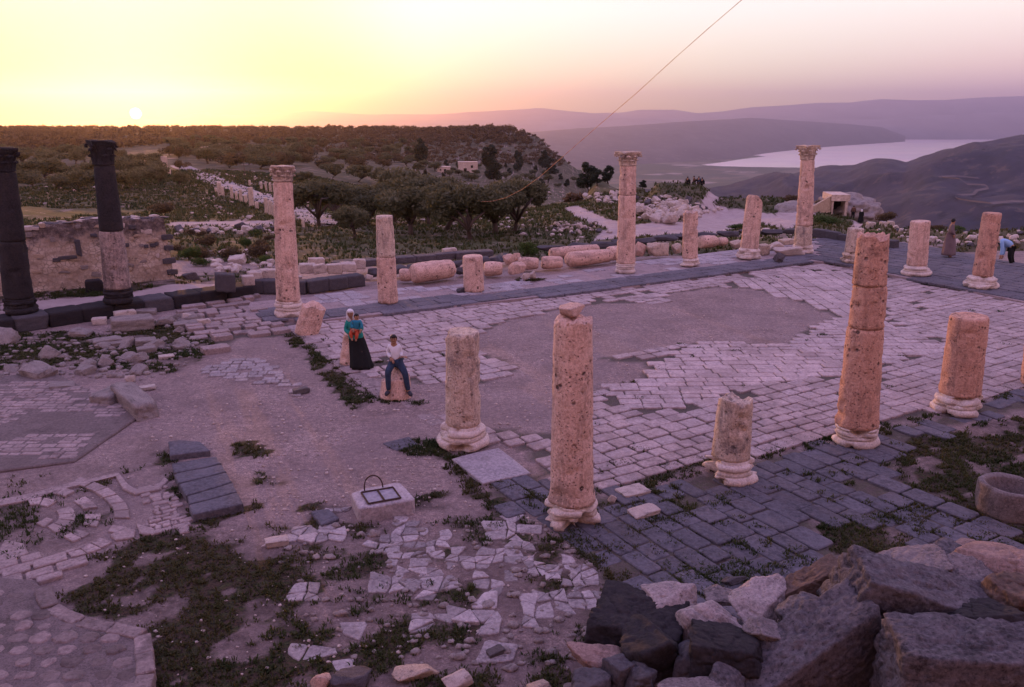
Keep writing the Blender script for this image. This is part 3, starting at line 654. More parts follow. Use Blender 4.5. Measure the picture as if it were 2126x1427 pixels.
# loose and broken pavements left and front
pl = Pav()
L1 = [(380, 640), (520, 618), (575, 660), (620, 690), (560, 702), (500, 700), (450, 735), (410, 705), (395, 680)]
pave(pl, L1, [], ANG_A, .42, .35, .8, gap=.07, jit=.05, h=.10, hv=.035, miss=.12, tint=(.3, .8), wob=.2)
L3 = [(590, 685), (640, 700), (760, 820), (790, 835), (770, 842), (690, 770), (610, 700)]
pave(pl, [(600, 680), (640, 690), (720, 745), (830, 830), (790, 840), (700, 775)], [], ANG_D, .45, .5, .9, gap=.05, jit=.03, h=.03, miss=.15)
pave(pl, [(820, 840), (850, 835), (1030, 900), (1040, 925), (960, 900), (880, 870)], [], ANG_D, .35, .35, .5, gap=.05, jit=.03, h=.015, miss=.6)
L4 = [(-80, 800), (95, 792), (210, 812), (268, 850), (190, 905), (150, 955), (0, 975), (-80, 985)]
pl.slab(wpoly([(-120, 795), (110, 775), (290, 868), (155, 962), (0, 982), (-120, 990)]), -.05, .05, .12, .03, 0)
pave(pl, L4, [], .03, .17, .16, .40, z=.03, gap=.02, jit=.012, h=.03, miss=.12, missn=.46, tint=(.2, .8))
L5 = [(290, 1012), (345, 1000), (372, 1045), (396, 1100), (300, 1112), (312, 1062)]
pave(pl, L5, [], .6, .13, .10, .30, gap=.02, jit=.03, h=.03, miss=.05, tint=(.5, .9))
L6 = [(0, 1175), (60, 1160), (150, 1158), (168, 1178), (90, 1212), (0, 1240)]
def arc(cx, cy, rx, ry, wr, a0, a1, n, miss=0.0, h=.035):
    for k in range(n):
        if rnd.random() < miss: continue
        A = a0 + (a1 - a0) * (k + .04) / n; B = a0 + (a1 - a0) * (k + .96) / n; o_ = []
        for f in (0, .5, 1):
            q_ = A + (B - A) * f; o_.append((cx + rx * math.cos(q_), cy - ry * math.sin(q_)))
        for f in (1, .5, 0):
            q_ = A + (B - A) * f; o_.append((cx + rx * wr * math.cos(q_), cy - ry * wr * math.sin(q_)))
        o_ = [(at(px + rnd.gauss(0, .6), py + rnd.gauss(0, .5)).x, at(px, py).y) for px, py in o_]
        pl.slab(o_, -.05, h + rnd.gauss(0, .004), rnd.uniform(.45, .95), .015, .006)
arc(70, 1075, 200, 92, .84, R(-78), R(62), 13, .05)
arc(70, 1075, 138, 66, .78, R(-55), R(75), 11, .25)
arc(70, 1075, 88, 40, .60, R(-60), R(100), 7, .35)
for P_ in ([(165, 1002), (246, 985), (262, 1010), (285, 1022), (330, 1012), (345, 995), (350, 1000), (330, 1020), (280, 1030), (255, 1018), (240, 992), (170, 1010)],
           [(-20, 1045), (60, 1030), (130, 1010), (165, 1002), (170, 1010), (130, 1020), (60, 1042), (-20, 1058)],
           [(-20, 1180), (10, 1125), (50, 1132), (60, 1152), (10, 1172)], [(75, 1090), (98, 1078), (112, 1082), (92, 1098)],
           [(175, 1138), (190, 1130), (172, 1142), (100, 1165), (80, 1172), (60, 1180), (0, 1195), (-20, 1190), (60, 1172)],
           [(228, 1115), (260, 1098), (282, 1104), (278, 1120), (240, 1125)], [(282, 1090), (300, 1096), (322, 1102), (320, 1114), (292, 1112)], [(368, 1098), (388, 1085), (394, 1108), (372, 1112)]):
    pl.slab(wpoly(P_), -.05, .04, .6, .02, .0)
pave(pl, L6, [], ANG_A + .1, .22, .25, .5, gap=.03, jit=.02, h=.05, tint=(.4, .8))
L2 = [(412, 768), (470, 750), (532, 745), (575, 765), (642, 815), (615, 825), (590, 805), (560, 800), (432, 782)]
pl.build('old_pavement', M['oldpaver'], kind='structure')
# terrace of round stones, bottom left
pr = Pav(); TER = [(-60, 1180), (0, 1200), (70, 1205), (88, 1222), (104, 1262), (165, 1290), (296, 1318), (304, 1400), (280, 1460), (-60, 1600)]
Vt, Ft = prism(wpoly(TER, .14), -.1, .14)
M['terrsoil'] = stone('terrace_soil', (.06, .045, .048), (.10, .076, .08), (.16, .125, .13), 5, (.035, .03, .02), .5, 0, 8, .8, rnd_=False)
tag(mk('stone_terrace', Vt, Ft, M['terrsoil'], smooth=False), kind='structure')
TW = wpoly(TER, .14); ys_ = [p[1] for p in TW]; xs_ = [p[0] for p in TW]; y = min(ys_); k = 0
INN = wpoly([(-60, 1215), (60, 1225), (85, 1262), (95, 1285), (200, 1312), (280, 1335), (288, 1400), (262, 1460), (-60, 1600)], .14)
while y < max(ys_):
    x = min(xs_) + (k % 2) * .14
    while x < max(xs_):
        if inpoly([x], [y], INN)[0] and rnd.random() > .08:
            r_ = rnd.uniform(.09, .135); n_ = 9; ph = rnd.random() * 6
            pr.slab([(x + rnd.gauss(0, .012) + r_ * math.cos(ph + 2 * math.pi * q / n_) * 1.08, y + rnd.gauss(0, .010) + r_ * math.sin(ph + 2 * math.pi * q / n_) * .95) for q in range(n_)], .08, .14 + rnd.uniform(.0, .03), rnd.uniform(.0, .5), .03, .06)
        x += .28 * rnd.uniform(.92, 1.1)
    y += .225; k += 1
EDG = [(88, 1222), (104, 1262), (165, 1290), (296, 1318), (304, 1400), (280, 1460)]
for a_, b_ in zip(EDG[:-1], EDG[1:]):
    A, B = at(*a_, .14), at(*b_, .14); ln = (B - A).length; nn = max(1, int(ln / .35)); an = math.atan2(B.y - A.y, B.x - A.x)
    for q in range(nn):
        c_ = A + (B - A) * ((q + .5) / nn); nrm = Vector((-math.sin(an), math.cos(an), 0)) * .0
        pr.slab(stone_outline(c_.x + nrm.x, c_.y + nrm.y, an, ln / nn - .02, .2, .02), .0, .165 + rnd.gauss(0, .006), rnd.uniform(.25, .6), .02)
pr.build('round_stone_paving', M['oldpaver'], kind='structure')
# cracked flagstones in the turf
pf = Pav()
def flags(cx, cy, rad, dens=1.0, cell=.2, z=.0, h=.03, asp=.5):
    c_ = at(cx, cy, 0); rw = rad * (c_.y * cP + 6.1 * sP) / FPX; n_ = int(rw * 2 / cell) + 2; PT = {}
    for i in range(-1, n_ + 2):
        for j in range(-1, n_ + 2): PT[i, j] = (c_.x - rw + i * cell + rnd.uniform(-.33, .33) * cell, c_.y - rw + j * cell + rnd.uniform(-.33, .33) * cell)
    for i in range(n_):
        for j in range(n_):
            q = [PT[i, j], PT[i + 1, j], PT[i + 1, j + 1], PT[i, j + 1]]; mx = sum(p[0] for p in q) / 4; my = sum(p[1] for p in q) / 4
            d = math.hypot(mx - c_.x, (my - c_.y)) / rw * (1 + .6 * (float(vnoise(mx * 3, my * 3, 5)) - .5))
            if d > .85 or rnd.random() > dens: continue
            if rnd.random() < .3: parts = [[q[0], q[1], q[2]], [q[0], q[2], q[3]]]
            else: parts = [q]
            for p_ in parts:
                m = len(p_); ax = sum(p[0] for p in p_) / m; ay = sum(p[1] for p in p_) / m
                o_ = []
                for s_ in range(m):
                    a_, b2 = p_[s_], p_[(s_ + 1) % m]
                    for f in (.1, .5, .9):
                        X, Y = a_[0] + (b2[0] - a_[0]) * f, a_[1] + (b2[1] - a_[1]) * f
                        o_.append((ax + (X - ax) * .93 + rnd.gauss(0, .006), ay + (Y - ay) * .93 + rnd.gauss(0, .006)))
                pf.slab(o_, z - .05, z + h + rnd.gauss(0, .008), rnd.uniform(.3, .95), .014, .02)
for f in [(655, 1112, 62, .95, .2), (575, 1125, 26, 1, .3), (850, 1118, 90, .8, .16), (860, 1160, 60, .8, .18), (1060, 1098, 55, .9, .25), (1090, 1140, 40, .8, .2), (795, 1215, 62, .9, .2), (890, 1215, 60, .9, .24), (1000, 1165, 70, .8, .18), (1050, 1200, 70, .85, .18),
          (1130, 1175, 70, .85, .16), (1195, 1200, 60, .8, .15), (640, 1228, 38, .8, .18), (1000, 1285, 66, .9, .28), (1090, 1270, 55, .8, .22), (1120, 1240, 55, .8, .22), (905, 1290, 45, .7, .2), (1028, 1360, 26, 1, .35), (730, 1345, 90, .5, .3), (640, 1370, 50, .5, .25), (930, 1250, 50, .6, .2), (1220, 1240, 40, .8, .16), (700, 1060, 25, .4, .12)]:
    flags(f[0], f[1], f[2], f[3] * .92, f[4] * 1.15, h=.022)
pave(pf, L2, [], .15, .24, .18, .42, gap=.03, jit=.04, h=.035, miss=.1, tint=(.3, .8))
pf.build('cracked_flagstones', M['flag'], kind='structure')
# ---------------------------------------------------------------- columns
def fwd(p): return p.y * cP - (p.z - CAMZ) * sP
def drum(name, mat, parent, z0, z1, r0, r1, top='flat', seed=0, dz=.05, seg=40, rough=.010, chip=.02, flare=0, tilt=None, rings=()):
    n = max(4, int((z1 - z0) / dz)); prof = []
    for i in range(n + 1):
        u = i / n; z = z0 + (z1 - z0) * u; r = r0 + (r1 - r0) * u
        e = min(z - z0, z1 - z)
        if e < .02: r -= chip * (1 - e / .02)
        if flare and z - z0 < .28: r += flare * max(0, 1 - ((z - z0) / .28)) ** 1.6
        for rz, ra, rw_ in rings: r += ra * math.exp(-((z - z0 - rz) / rw_) ** 2)
        prof.append((r, z))
    rl = prof[-1][0]
    for q in (.86, .68, .5, .32, .15): prof.append((rl * q, z1))
    V, F = lathe(prof, seg, True, True)
    # extra rings on top face for a broken surface
    x, y, z = V.T.copy(); sd_ = seed * 7.7
    nz = noise3(V, 3.0, 1, sd_, 4); nz2 = noise3(V, 14, 1, sd_ + 50, 3)
    rad = np.hypot(x, y) + 1e-6; side = np.ones_like(x); k = 1 + (nz * rough * 1.6 + nz2 * rough * .55) / r0
    gouge = np.clip(nz - .28, 0, 1) * .16 * (rough / .01); k -= gouge / r0
    x *= k; y *= k
    if top != 'flat':
        H_ = z1 - z0; u = (z - z0) / H_
        if top == 'rough': cut = z1 - .05 + noise3(np.stack([x, y, np.zeros_like(x)], 1), 6, .10, sd_, 3)
        elif top == 'slant': cut = z1 - np.clip((-x + .5 * y) / r0 * .5 + .45, 0, 1) ** 1.0 * .62 + noise3(np.stack([x, y, np.zeros_like(x)], 1), 6, .10, sd_, 3)
        elif top == 'peak': cut = z1 - .09 * (rad / r1) ** 2.5 + noise3(np.stack([x, y, np.zeros_like(x)], 1), 5, .12, sd_, 4)
        elif top == 'dome': cut = z1 - (rad / r1) ** 2 * .16 + noise3(np.stack([x, y, np.zeros_like(x)], 1), 5, .10, sd_, 3)
        elif top == 'cone': cut = z1 - np.clip(rad / r1, 0, 1) ** 1.3 * .30 + x * .25 + noise3(np.stack([x, y, np.zeros_like(x)], 1), 5, .08, sd_, 3)
        elif top == 'notch': cut = z1 - .02 - .10 * np.clip((y * -.3 - x) / r0, 0, 1)
        z = np.minimum(z, cut)
    return mk(name, np.stack([x, y, z], 1), F, mat, parent)
def base_attic(parent, r, h, mat, seed, erode=.012, wide=1.42, plinth=False, z0=0, name='base'):
    R1, R2 = r * wide, r * (1 + (wide - 1) * .62); P_ = []
    def torus(rc, z, hh, n=7):
        for i in range(n):
            a = math.pi * i / (n - 1); P_.append((rc - hh * .9 + hh * .9 * math.sin(a), z + hh - hh * math.cos(a)))
    torus(R1, z0, h * .22); P_.append((R1 * .90, z0 + h * .46)); P_.append((R2 * .93, z0 + h * .55)); P_.append((R2 * .93, z0 + h * .60))
    torus(R2, z0 + h * .60, h * .14); P_.append((r * 1.05, z0 + h * .90)); P_.append((r * 1.06, z0 + h))
    V, F = lathe(P_, 44); x, y, z = V.T.copy()
    k = 1 + noise3(V, 3.2, erode * 1.0, seed * 3.3, 3) / r; k -= np.clip(noise3(V, 2.6, 1, seed * 5.1, 3) - .06, 0, 1) * erode * 34 / r * .5; k = np.where(erode > .02, k - np.clip(.10 - np.abs(noise3(V, 2.0, 1, seed * 2.3, 3)), 0, 1) * .5, k)
    a_ = 1 + .0 * x
    b_ = mk(name, np.stack([x * k, y * k, z + noise3(V, 3, erode * .4, seed)], 1), F, mat, parent)
    return b_
def acanthus(w_, h_, lean, nx=5, ny=8):
    V = []; F = []
    for j in range(ny):
        u = j / (ny - 1); wj = w_ * (.55 + .6 * math.sin(u * 2.4)) * (1 - .35 * u)
        out = lean * (u ** 2.2) + .03 * h_ * math.sin(u * 3); z = h_ * (math.sin(min(u, .8) / .8 * math.pi / 2)) - max(0, u - .8) * h_ * .9
        for i in range(nx):
            s_ = (i / (nx - 1) - .5) * 2; sc_ = 1 + .22 * math.cos(j * 3.1)
            V.append((s_ * wj / 2 * sc_, -out - .012 * (1 - abs(s_)) * (1 if i % 2 == 0 else .2), z - .03 * abs(s_)))
    b0 = len(V)
    for v in list(V): V.append((v[0] * .9, v[1] + .03, v[2]))
    for j in range(ny - 1):
        for i in range(nx - 1):
            a = j * nx + i; F.append([a, a + 1, a + nx + 1, a + nx]); F.append([b0 + a + nx, b0 + a + nx + 1, b0 + a + 1, b0 + a])
    for j in range(ny - 1):
        for i in (0, nx - 1): a = j * nx + i; F.append([a, a + nx, b0 + a + nx, b0 + a] if i == 0 else [a + nx, a, b0 + a, b0 + a + nx])
    for i in range(nx - 1): a = (ny - 1) * nx + i; F.append([a, a + 1, b0 + a + 1, b0 + a])
    return V, F
def capital(parent, z, r, h, mat, seed, rot=0.0, wide=1.55):
    wide *= 1.18
    parts = []
    V, F = lathe([(r * .98, 0), (r * 1.06, .02), (r * 1.06, .05), (r * .98, .06), (r * .96, h * .35), (r * 1.02, h * .6), (r * 1.2, h * .80), (r * 1.3, h * .86)], 28); parts.append((V, F))
    for row, (n, hh, le, off, zz) in enumerate(((8, h * .42, .09, 0, .03), (8, h * .68, .12, .5, .05))):
        for k in range(n):
            a = 2 * math.pi * (k + off) / n + rot
            if random.Random(seed * 31 + k + row * 9).random() < .12: continue
            lv, lf = acanthus(r * .78, hh, le * r / .3)
            m = Matrix.Rotation(a, 4, 'Z') @ Matrix.Translation((0, -r * 1.0, zz)); parts.append(([m @ Vector(v) for v in lv], lf))
    for k in range(4):                                  # corner volutes
        a = math.pi / 4 + k * math.pi / 2 + rot; pts = []
        for i in range(13):
            u = i / 12
            if u < .55: q = u / .55; pts.append((r * (1.05 + .60 * q ** 1.5), h * (.52 + .30 * math.sin(q * math.pi / 2))))
            else:
                th = (u - .55) / .45 * 4.6; rr = .055 * (1 - (u - .55) * 1.2) * r / .3; pts.append((r * 1.65 + rr * math.sin(th), h * .82 - rr + rr * math.cos(th)))
        m = Matrix.Rotation(a, 4, 'Z'); tv, tf = tube([m @ Vector((p[0], 0, p[1])) for p in pts], r * .09, 6); parts.append((tv, tf))
    # concave abacus
    out = []
    for k in range(4):
        a0 = math.pi / 4 + k * math.pi / 2 + rot; a1 = a0 + math.pi / 2; RR = r * wide
        p0 = (RR * math.cos(a0), RR * math.sin(a0)); p1 = (RR * math.cos(a1), RR * math.sin(a1)); out.append((p0[0] * 1.0 , p0[1]))
        for f in (.08, .25, .42, .5, .58, .75, .92):
            am = (a0 + a1) / 2; dip = r * .16 * math.sin(f * math.pi); out.append((p0[0] + (p1[0] - p0[0]) * f - dip * math.cos(am), p0[1] + (p1[1] - p0[1]) * f - dip * math.sin(am)))
    n = len(out); V = []; F = []
    for zz, s_ in ((h * .84, .93), (h * .88, .97), (h * .92, .97), (h * .93, 1.0), (h, 1.0)):
        V += [(x * s_, y * s_, zz) for x, y in out]
    for q_ in range(4):
        for k in range(n): F.append([q_ * n + k, q_ * n + (k + 1) % n, (q_ + 1) * n + (k + 1) % n, (q_ + 1) * n + k])
    V.append((0, 0, h)); F += [[5 * n, 4 * n + k, 4 * n + (k + 1) % n] for k in range(n)]; V.append((0, 0, h * .84)); F += [[5 * n + 1, (k + 1) % n, k] for k in range(n)]
    parts.append((V, F)); V, F = join(parts); V = np.array(V, float)
    d = noise3(V, 7, .035 * r / .3, seed * 9, 3); x, y, zz = V.T; k = 1 + d
    zz = zz + noise3(V, 4, .03, seed * 4 + 40, 2) - np.clip((x * math.cos(seed) + y * math.sin(seed)) / (r * wide) - .55, 0, 1) * .12 * (zz > h * .8)
    o = mk('capital', np.stack([x * k, y * k, zz + z], 1), F, mat, parent); return o
def column(label, base, top, wb, wt, joints=(), cap=0, basew=0, baseh=0, mat='lime', bmat='white', cmat=None, topk='flat', z0=0.0, seed=1, z_base_px=None, group=None, mats=None, rough=.010, flare=0, cat='column', name='column', rings=(), erode=.012, caprot=.3, capw=1.5, nobase_lift=0):
    """base/top: where the axis meets the ground and the top; wb/wt shaft widths; cap/baseh/joints as picture heights"""
    P = at(base[0], base[1], z0); T = ad(top[0], top[1], P.y); ax = T - P; Hh = ax.length; lean = math.atan2(ax.x, ax.z)
    fx = top[0] - base[0]; fy = base[1] - top[1]; pxl = math.hypot(fx, fy)
    rb = wb / 2 * fwd(P) / FPX; rt = wt / 2 * fwd(T) / FPX
    e = empty(name, P, (0, lean, 0), label, cat, group)
    def ph(py): return (ad(base[0] + fx * (base[1] - py) / fy, py, P.y) - P).length   # height along the axis seen at picture row py
    zb = ph(base[1] - baseh) if baseh else 0.0
    zt = Hh - (Hh - ph(top[1] + cap)) if cap else Hh
    if baseh:
        base_attic(e, rb, zb, M[bmat], seed, erode, wide=max(1.12, basew / wb))
    zj = [zb] + [ph(j) for j in joints] + [zt]
    for i in range(len(zj) - 1):
        u0, u1 = (zj[i] - zb) / max(.01, zt - zb), (zj[i + 1] - zb) / max(.01, zt - zb); last = i == len(zj) - 2
        sh = 0 if i == 0 else (.012 if i % 2 else -.010)
        d = drum('shaft' if len(zj) == 2 else 'drum', M[mats[i]] if mats else M[mat], e, zj[i] + (.004 if i else 0), zj[i + 1], rb + (rt - rb) * u0, rb + (rt - rb) * u1, topk if last and not cap else 'flat', seed + i * 3, rough=rough, flare=flare if i == 0 else 0, rings=rings if last else (), chip=.02 if not last or topk == 'flat' else .0)
        d.location.x = sh; d.rotation_euler.z = seed + i
    if cap: capital(e, zt, rt, Hh - zt, M[cmat or mat], seed, caprot, capw)
    return e
column('tall pale limestone column with a Corinthian capital, beside the leaning pitted stele', (600, 657), (586, 344), 49, 39, (), 33, 62, 34, 'lime', 'white', 'limegrey', z0=.08, seed=2)
column('pale two-drum column without base or capital, second along the back edge of the court', (806, 628), (797, 448), 42, 36, (533,), mat='limegrey', z0=zw, seed=5, mats=['lime', 'limegrey'])
column('short plain stump of pale column standing in front of the fallen drums', (984, 604), (981, 531), 43, 41, (), mat='lime', z0=zw, seed=8, name='column_stump')
column('tall jointed column with Corinthian capital on a white block base, in the back row', (1299, 566), (1304, 315), 39, 34, (405,), 29, 42, 20, 'lime', 'white', 'limegrey', z0=zw, seed=11, erode=.02)
column('slim broken column on a moulded base, before the slanting broken one', (1432, 551), (1434, 438), 32, 30, (), 0, 42, 16, 'lime', 'white', topk='rough', z0=zw, seed=14)
column('broken column sheared off to a slanting point, on a wide moulded base', (1553, 536), (1568, 404), 37, 33, (), 0, 52, 22, 'limegrey', 'white', topk='slant', z0=zw, seed=17, mats=['lime'])
column('tall leaning column with Corinthian capital at the far corner, lake behind it', (1666, 524), (1678, 302), 36, 28, (468,), 30, 44, 16, 'lime', 'white', 'limegrey', z0=zw, seed=20, rough=.014, mats=['limegrey', 'lime'])
column('short grey column half hidden behind the tall orange column', (1769, 545), (1777, 474), 34, 32, (), 0, 52, 22, 'limegrey', 'limegrey', z0=zw, seed=23)
column('medium pale column on a moulded base, left of the man in the long robe', (1902, 570), (1911, 459), 40, 38, (), 0, 60, 20, 'lime', 'white', z0=zw, seed=26)
column('medium leaning column on a wide moulded base, right of the man in the long robe', (2036, 596), (2060, 442), 39, 36, (), 0, 68, 24, 'red', 'white', z0=zw, seed=29)
c11 = column('thick pitted column on a broken white base, with a loose stone on its top', (1187, 1083), (1190, 652), 90, 80, (), 0, 118, 48, 'lime', 'white', topk='peak', seed=32, flare=.03, erode=.035, rough=.008)
column('short dark stained stump on a spreading chipped base, near edge of the paving', (1513, 990), (1528, 824), 78, 70, (), 0, 118, 44, 'limegrey', 'white', topk='rough', seed=35, erode=.028, rough=.016)
column('tall orange column of three drums on a worn white base, right side of the court', (1775, 920), (1815, 484), 82, 62, (679, 590), 0, 92, 40, 'red', 'white', seed=38, erode=.035, rough=.013, flare=.03, topk='rough', rings=((2.0, .02, .03),))
column('thick short orange stump on a crumbling white base, far right of the tall orange column', (1988, 853), (2013, 656), 78, 74, (), 0, 104, 38, 'red', 'white', seed=41, erode=.035, rough=.010, flare=.02)
column('stained grey stump on a broad eroded base, between the seated boy and the pitted column', (962, 922), (960, 688), 73, 70, (), 0, 106, 44, 'limegrey', 'white', seed=44, erode=.03, rough=.012)
column('pink column stump cut off by the right edge of the photo', (2156, 800), (2166, 700), 66, 64, (), mat='red', seed=47, name='column_stump')
zp = .44
column('black basalt column with worn capital and a pale lower drum, standing on the podium', (248, 628), (209, 291), 52, 40, (479,), 52, 62, 30, 'basaltcol', 'basaltcol', 'basaltcol', z0=zp, seed=50, mats=['limedark', 'basaltcol'], caprot=.7, capw=1.45)
column('black basalt column cut by the left edge of the photo', (42, 648), (2, 306), 56, 44, (500,), 50, 72, 30, 'basaltcol', 'basaltcol', 'basaltcol', z0=zp, seed=53, caprot=.7, capw=1.45)
# stumps along the left edge of the court
def stump(label, base, top, wb, wt, flat=.75, seed=1, mat='lime', topk='dome'):
    P = at(*base, .03); T = ad(top[0], top[1], P.y); ax = T - P
    e = tag(drum('column_stump', M[mat], None, -.03, ax.length, wb / 2 * fwd(P) / FPX, wt / 2 * fwd(T) / FPX, topk, seed, rough=.016, chip=0), label, 'column stump')
    e.location = P; e.rotation_euler = (0, math.atan2(ax.x, ax.z), 0); e.scale = (1, flat, 1); return e
stump('slab-like pitted stump leaning right beside the left corner column', (636, 694), (654, 627), 50, 50, .6, 61)
stump('tapering pitted stump behind the woman with the baby', (734, 752), (736, 678), 58, 40, .9, 64, topk='dome')
bs = stump('cone shaped stump the boy sits on', (821, 822), (824, 758), 68, 52, .9, 67, topk='cone')
# loose stone on the near column comes with the rocks below
# ---------------------------------------------------------------- stones
import bmesh
_ICO = {}
def ico(sub):
    if sub not in _ICO:
        bm = bmesh.new(); bmesh.ops.create_icosphere(bm, subdivisions=sub, radius=1); bm.verts.ensure_lookup_table()
        _ICO[sub] = (np.array([v.co[:] for v in bm.verts]), [[v.index for v in f.verts] for f in bm.faces]); bm.free()
    return _ICO[sub]
def rock_mesh(name, kind='rock', seed=1, sub=3, mat=None, rough=.05, cuts=None, k=44.0):
    D, F = ico(sub); r_ = random.Random(seed * 13 + 5); pl_ = []
    if kind in ('block', 'rock'):
        j = .06 if kind == 'block' else .28
        for ax in range(3):
            for s_ in (-1, 1):
                n = Vector((0, 0, 0)); n[ax] = s_; n += Vector((r_.gauss(0, j), r_.gauss(0, j), r_.gauss(0, j))); pl_.append((n.normalized(), r_.uniform(.88, 1) if kind == 'block' else r_.uniform(.7, 1)))
    if kind == 'dressed':
        for ax in range(3):
            for s_ in (-1, 1):
                n = Vector((0, 0, 0)); n[ax] = s_; n += Vector((r_.gauss(0, .012), r_.gauss(0, .012), r_.gauss(0, .012))); pl_.append((n.normalized(), 1.0))
        k = 60
    nc = cuts if cuts is not None else {'block': 2, 'rock': 7, 'ball': 14, 'dressed': 1}[kind]
    for _ in range(nc):
        n = Vector((r_.gauss(0, 1), r_.gauss(0, 1), r_.gauss(0, 1))).normalized()
        sup = abs(n.x) + abs(n.y) + abs(n.z)
        pl_.append((n, (sup * r_.uniform(.74, .9)) if kind in ('block', 'dressed') else r_.uniform(.72, .98) * (1 if kind == 'ball' else 1.08)))
    acc = np.zeros(len(D))
    for n, h in pl_:
        q = np.clip(D @ np.array(n[:]), 0, None) / h; acc += q ** k
    rad = acc ** (-1 / k); rad = np.minimum(rad, 1.75)
    V = D * rad[:, None]
    nn = noise3(V, 1.6, 1, seed * 3.1, 5); n2 = noise3(V, 6, 1, seed * 5.7, 4)
    n3_ = np.abs(noise3(V, 2.6, 1, seed * 9.3 + 3, 4)); V = V * (1 + rough * nn + rough * .45 * n2 - rough * 1.1 * np.clip(.22 - n3_, 0, 1) / .22 * .6)[:, None]
    me = bpy.data.meshes.new(name); me.from_pydata(V.tolist(), [], F)
    if sub > 3: me.shade_smooth()
    if mat: me.materials.append(mat)
    return me
LIB = {}
def lib(kind, mat, i, sub=3):
    key = (kind, mat, i, sub)
    if key not in LIB: LIB[key] = rock_mesh(kind, kind, i + 1 + hash(kind) % 1 * 3 + {'rock': 0, 'block': 40, 'ball': 80, 'dressed': 120}[kind], sub, M[mat], .02 if kind == 'dressed' else .05)
    return LIB[key]
def put(name, mesh, loc, scale, rot, label, cat, group=None):
    o = bpy.data.objects.new(name, mesh); COL.objects.link(o); o.location = loc; o.scale = scale; o.rotation_euler = rot
    return tag(o, label, cat, group)
def scr(x0, y0, x1, y1, Y, dep, mat, kind, seed, label, rot=(0, 0, 0), sub=5, name='boulder', cat='boulder', group=None, k=1.0, cuts=None, rough=.045, settle=True):
    """a stone measured from the photograph: its outline box, its distance, its depth"""
    c_ = ad((x0 + x1) / 2, (y0 + y1) / 2, Y); f_ = fwd(c_)
    sx = (x1 - x0) / 2 * f_ / FPX; sz = (y1 - y0) / 2 * f_ / FPX
    al = math.atan2(CAMZ - c_.z, c_.y); sz = max(.04, (sz - dep * math.sin(al) * .55) / math.cos(al)) if settle else sz
    me = rock_mesh(kind, kind, seed, sub, M[mat], .03, cuts); n_ = len(me.vertices); V = np.zeros(n_ * 3); me.vertices.foreach_get('co', V); V = V.reshape(-1, 3) * np.array([sx * k, dep * k, sz * k])
    nn = noise3(V, 2.4, .055, seed * 7, 4) + noise3(V, 9, .020, seed * 7 + 3, 4) - np.clip(.16 - np.abs(noise3(V, 3.1, 1, seed * 11, 3)), 0, 1) * .22
    V = V * (1 + nn / (np.linalg.norm(V, axis=1) + .12))[:, None]; me.vertices.foreach_set('co', V.ravel()); me.update()
    return put(name, me, c_, (1, 1, 1), rot, label, cat, group)
# fallen column drums and boulders along the back walk: x0,y0,x1,y1 outline
def lying(x0, y0, x1, y1, label, seed, mat='lime', ang=None, endr=.9, z=.1):
    r = None; cx, cy = (x0 + x1) / 2, y1; tl = (y1 - y0)
    P = at(cx, y1 - tl * .25, z); f_ = fwd(P); W = (x1 - x0) * f_ / FPX; d_ = tl * f_ / FPX * .88
    if ang is None: ang = ANG_A
    ln = max(W / math.cos(ang) - d_ * .35, d_ * .55)
    r = d_ / 2
    prof = [(r * .80, 0), (r * .93, ln * .02 + .02), (r, .12), (r * 1.01, ln * .5), (r * endr, ln - .08), (r * endr * .8, ln)]
    pp = []
    for i in range(len(prof) - 1):
        for q in range(6): pp.append((prof[i][0] + (prof[i + 1][0] - prof[i][0]) * q / 6, prof[i][1] + (prof[i + 1][1] - prof[i][1]) * q / 6))
    pp.append(prof[-1]); V, F = lathe(pp, 28); V[:, 2] -= ln / 2
    n_ = noise3(V, 2.2, .09, seed * 4, 4) + noise3(V, 9, .03, seed * 4 + 9, 3); V *= (1 + n_ * .5)[:, None] * np.array([1, 1, 1])
    o = mk('fallen_drum', V, F, M[mat]); o.location = P + Vector((0, 0, r * .86)); o.rotation_euler = (0, math.pi / 2, ang)
    return tag(o, label, 'column drum', 'fallen column drums along the back of the court')
for i, (b_, t_, a_) in enumerate([
    ((855, 545, 942, 592), 'large fallen drum lying tilted, first long one from the low dark wall', ANG_A + .12),
    ((826, 560, 862, 590), 'small rounded drum end lying against the first large fallen drum', 0.0),
    ((1000, 545, 1048, 580), 'squat fallen drum lying just beyond the short plain stump', .1),
    ((1072, 536, 1122, 566), 'short smooth fallen drum below the round green bush', -.1),
    ((1120, 534, 1172, 564), 'short fallen drum with a chipped end, before the longest drum', 0.05),
    ((1172, 522, 1274, 557), 'longest fallen drum, in front of another long one', ANG_A),
    ((1138, 512, 1246, 537), 'long fallen drum lying behind the longest one', ANG_A),
    ((1256, 512, 1318, 546), 'fallen drum with its end hidden by the tall jointed column', ANG_A),
    ((1446, 491, 1492, 521), 'smooth fallen drum behind the slim broken column', ANG_A),
    ((1487, 494, 1512, 515), 'small weathered drum end beyond the slim broken column', 0.3)]):
    lying(*b_, t_, 70 + i, ang=a_, z=.1)
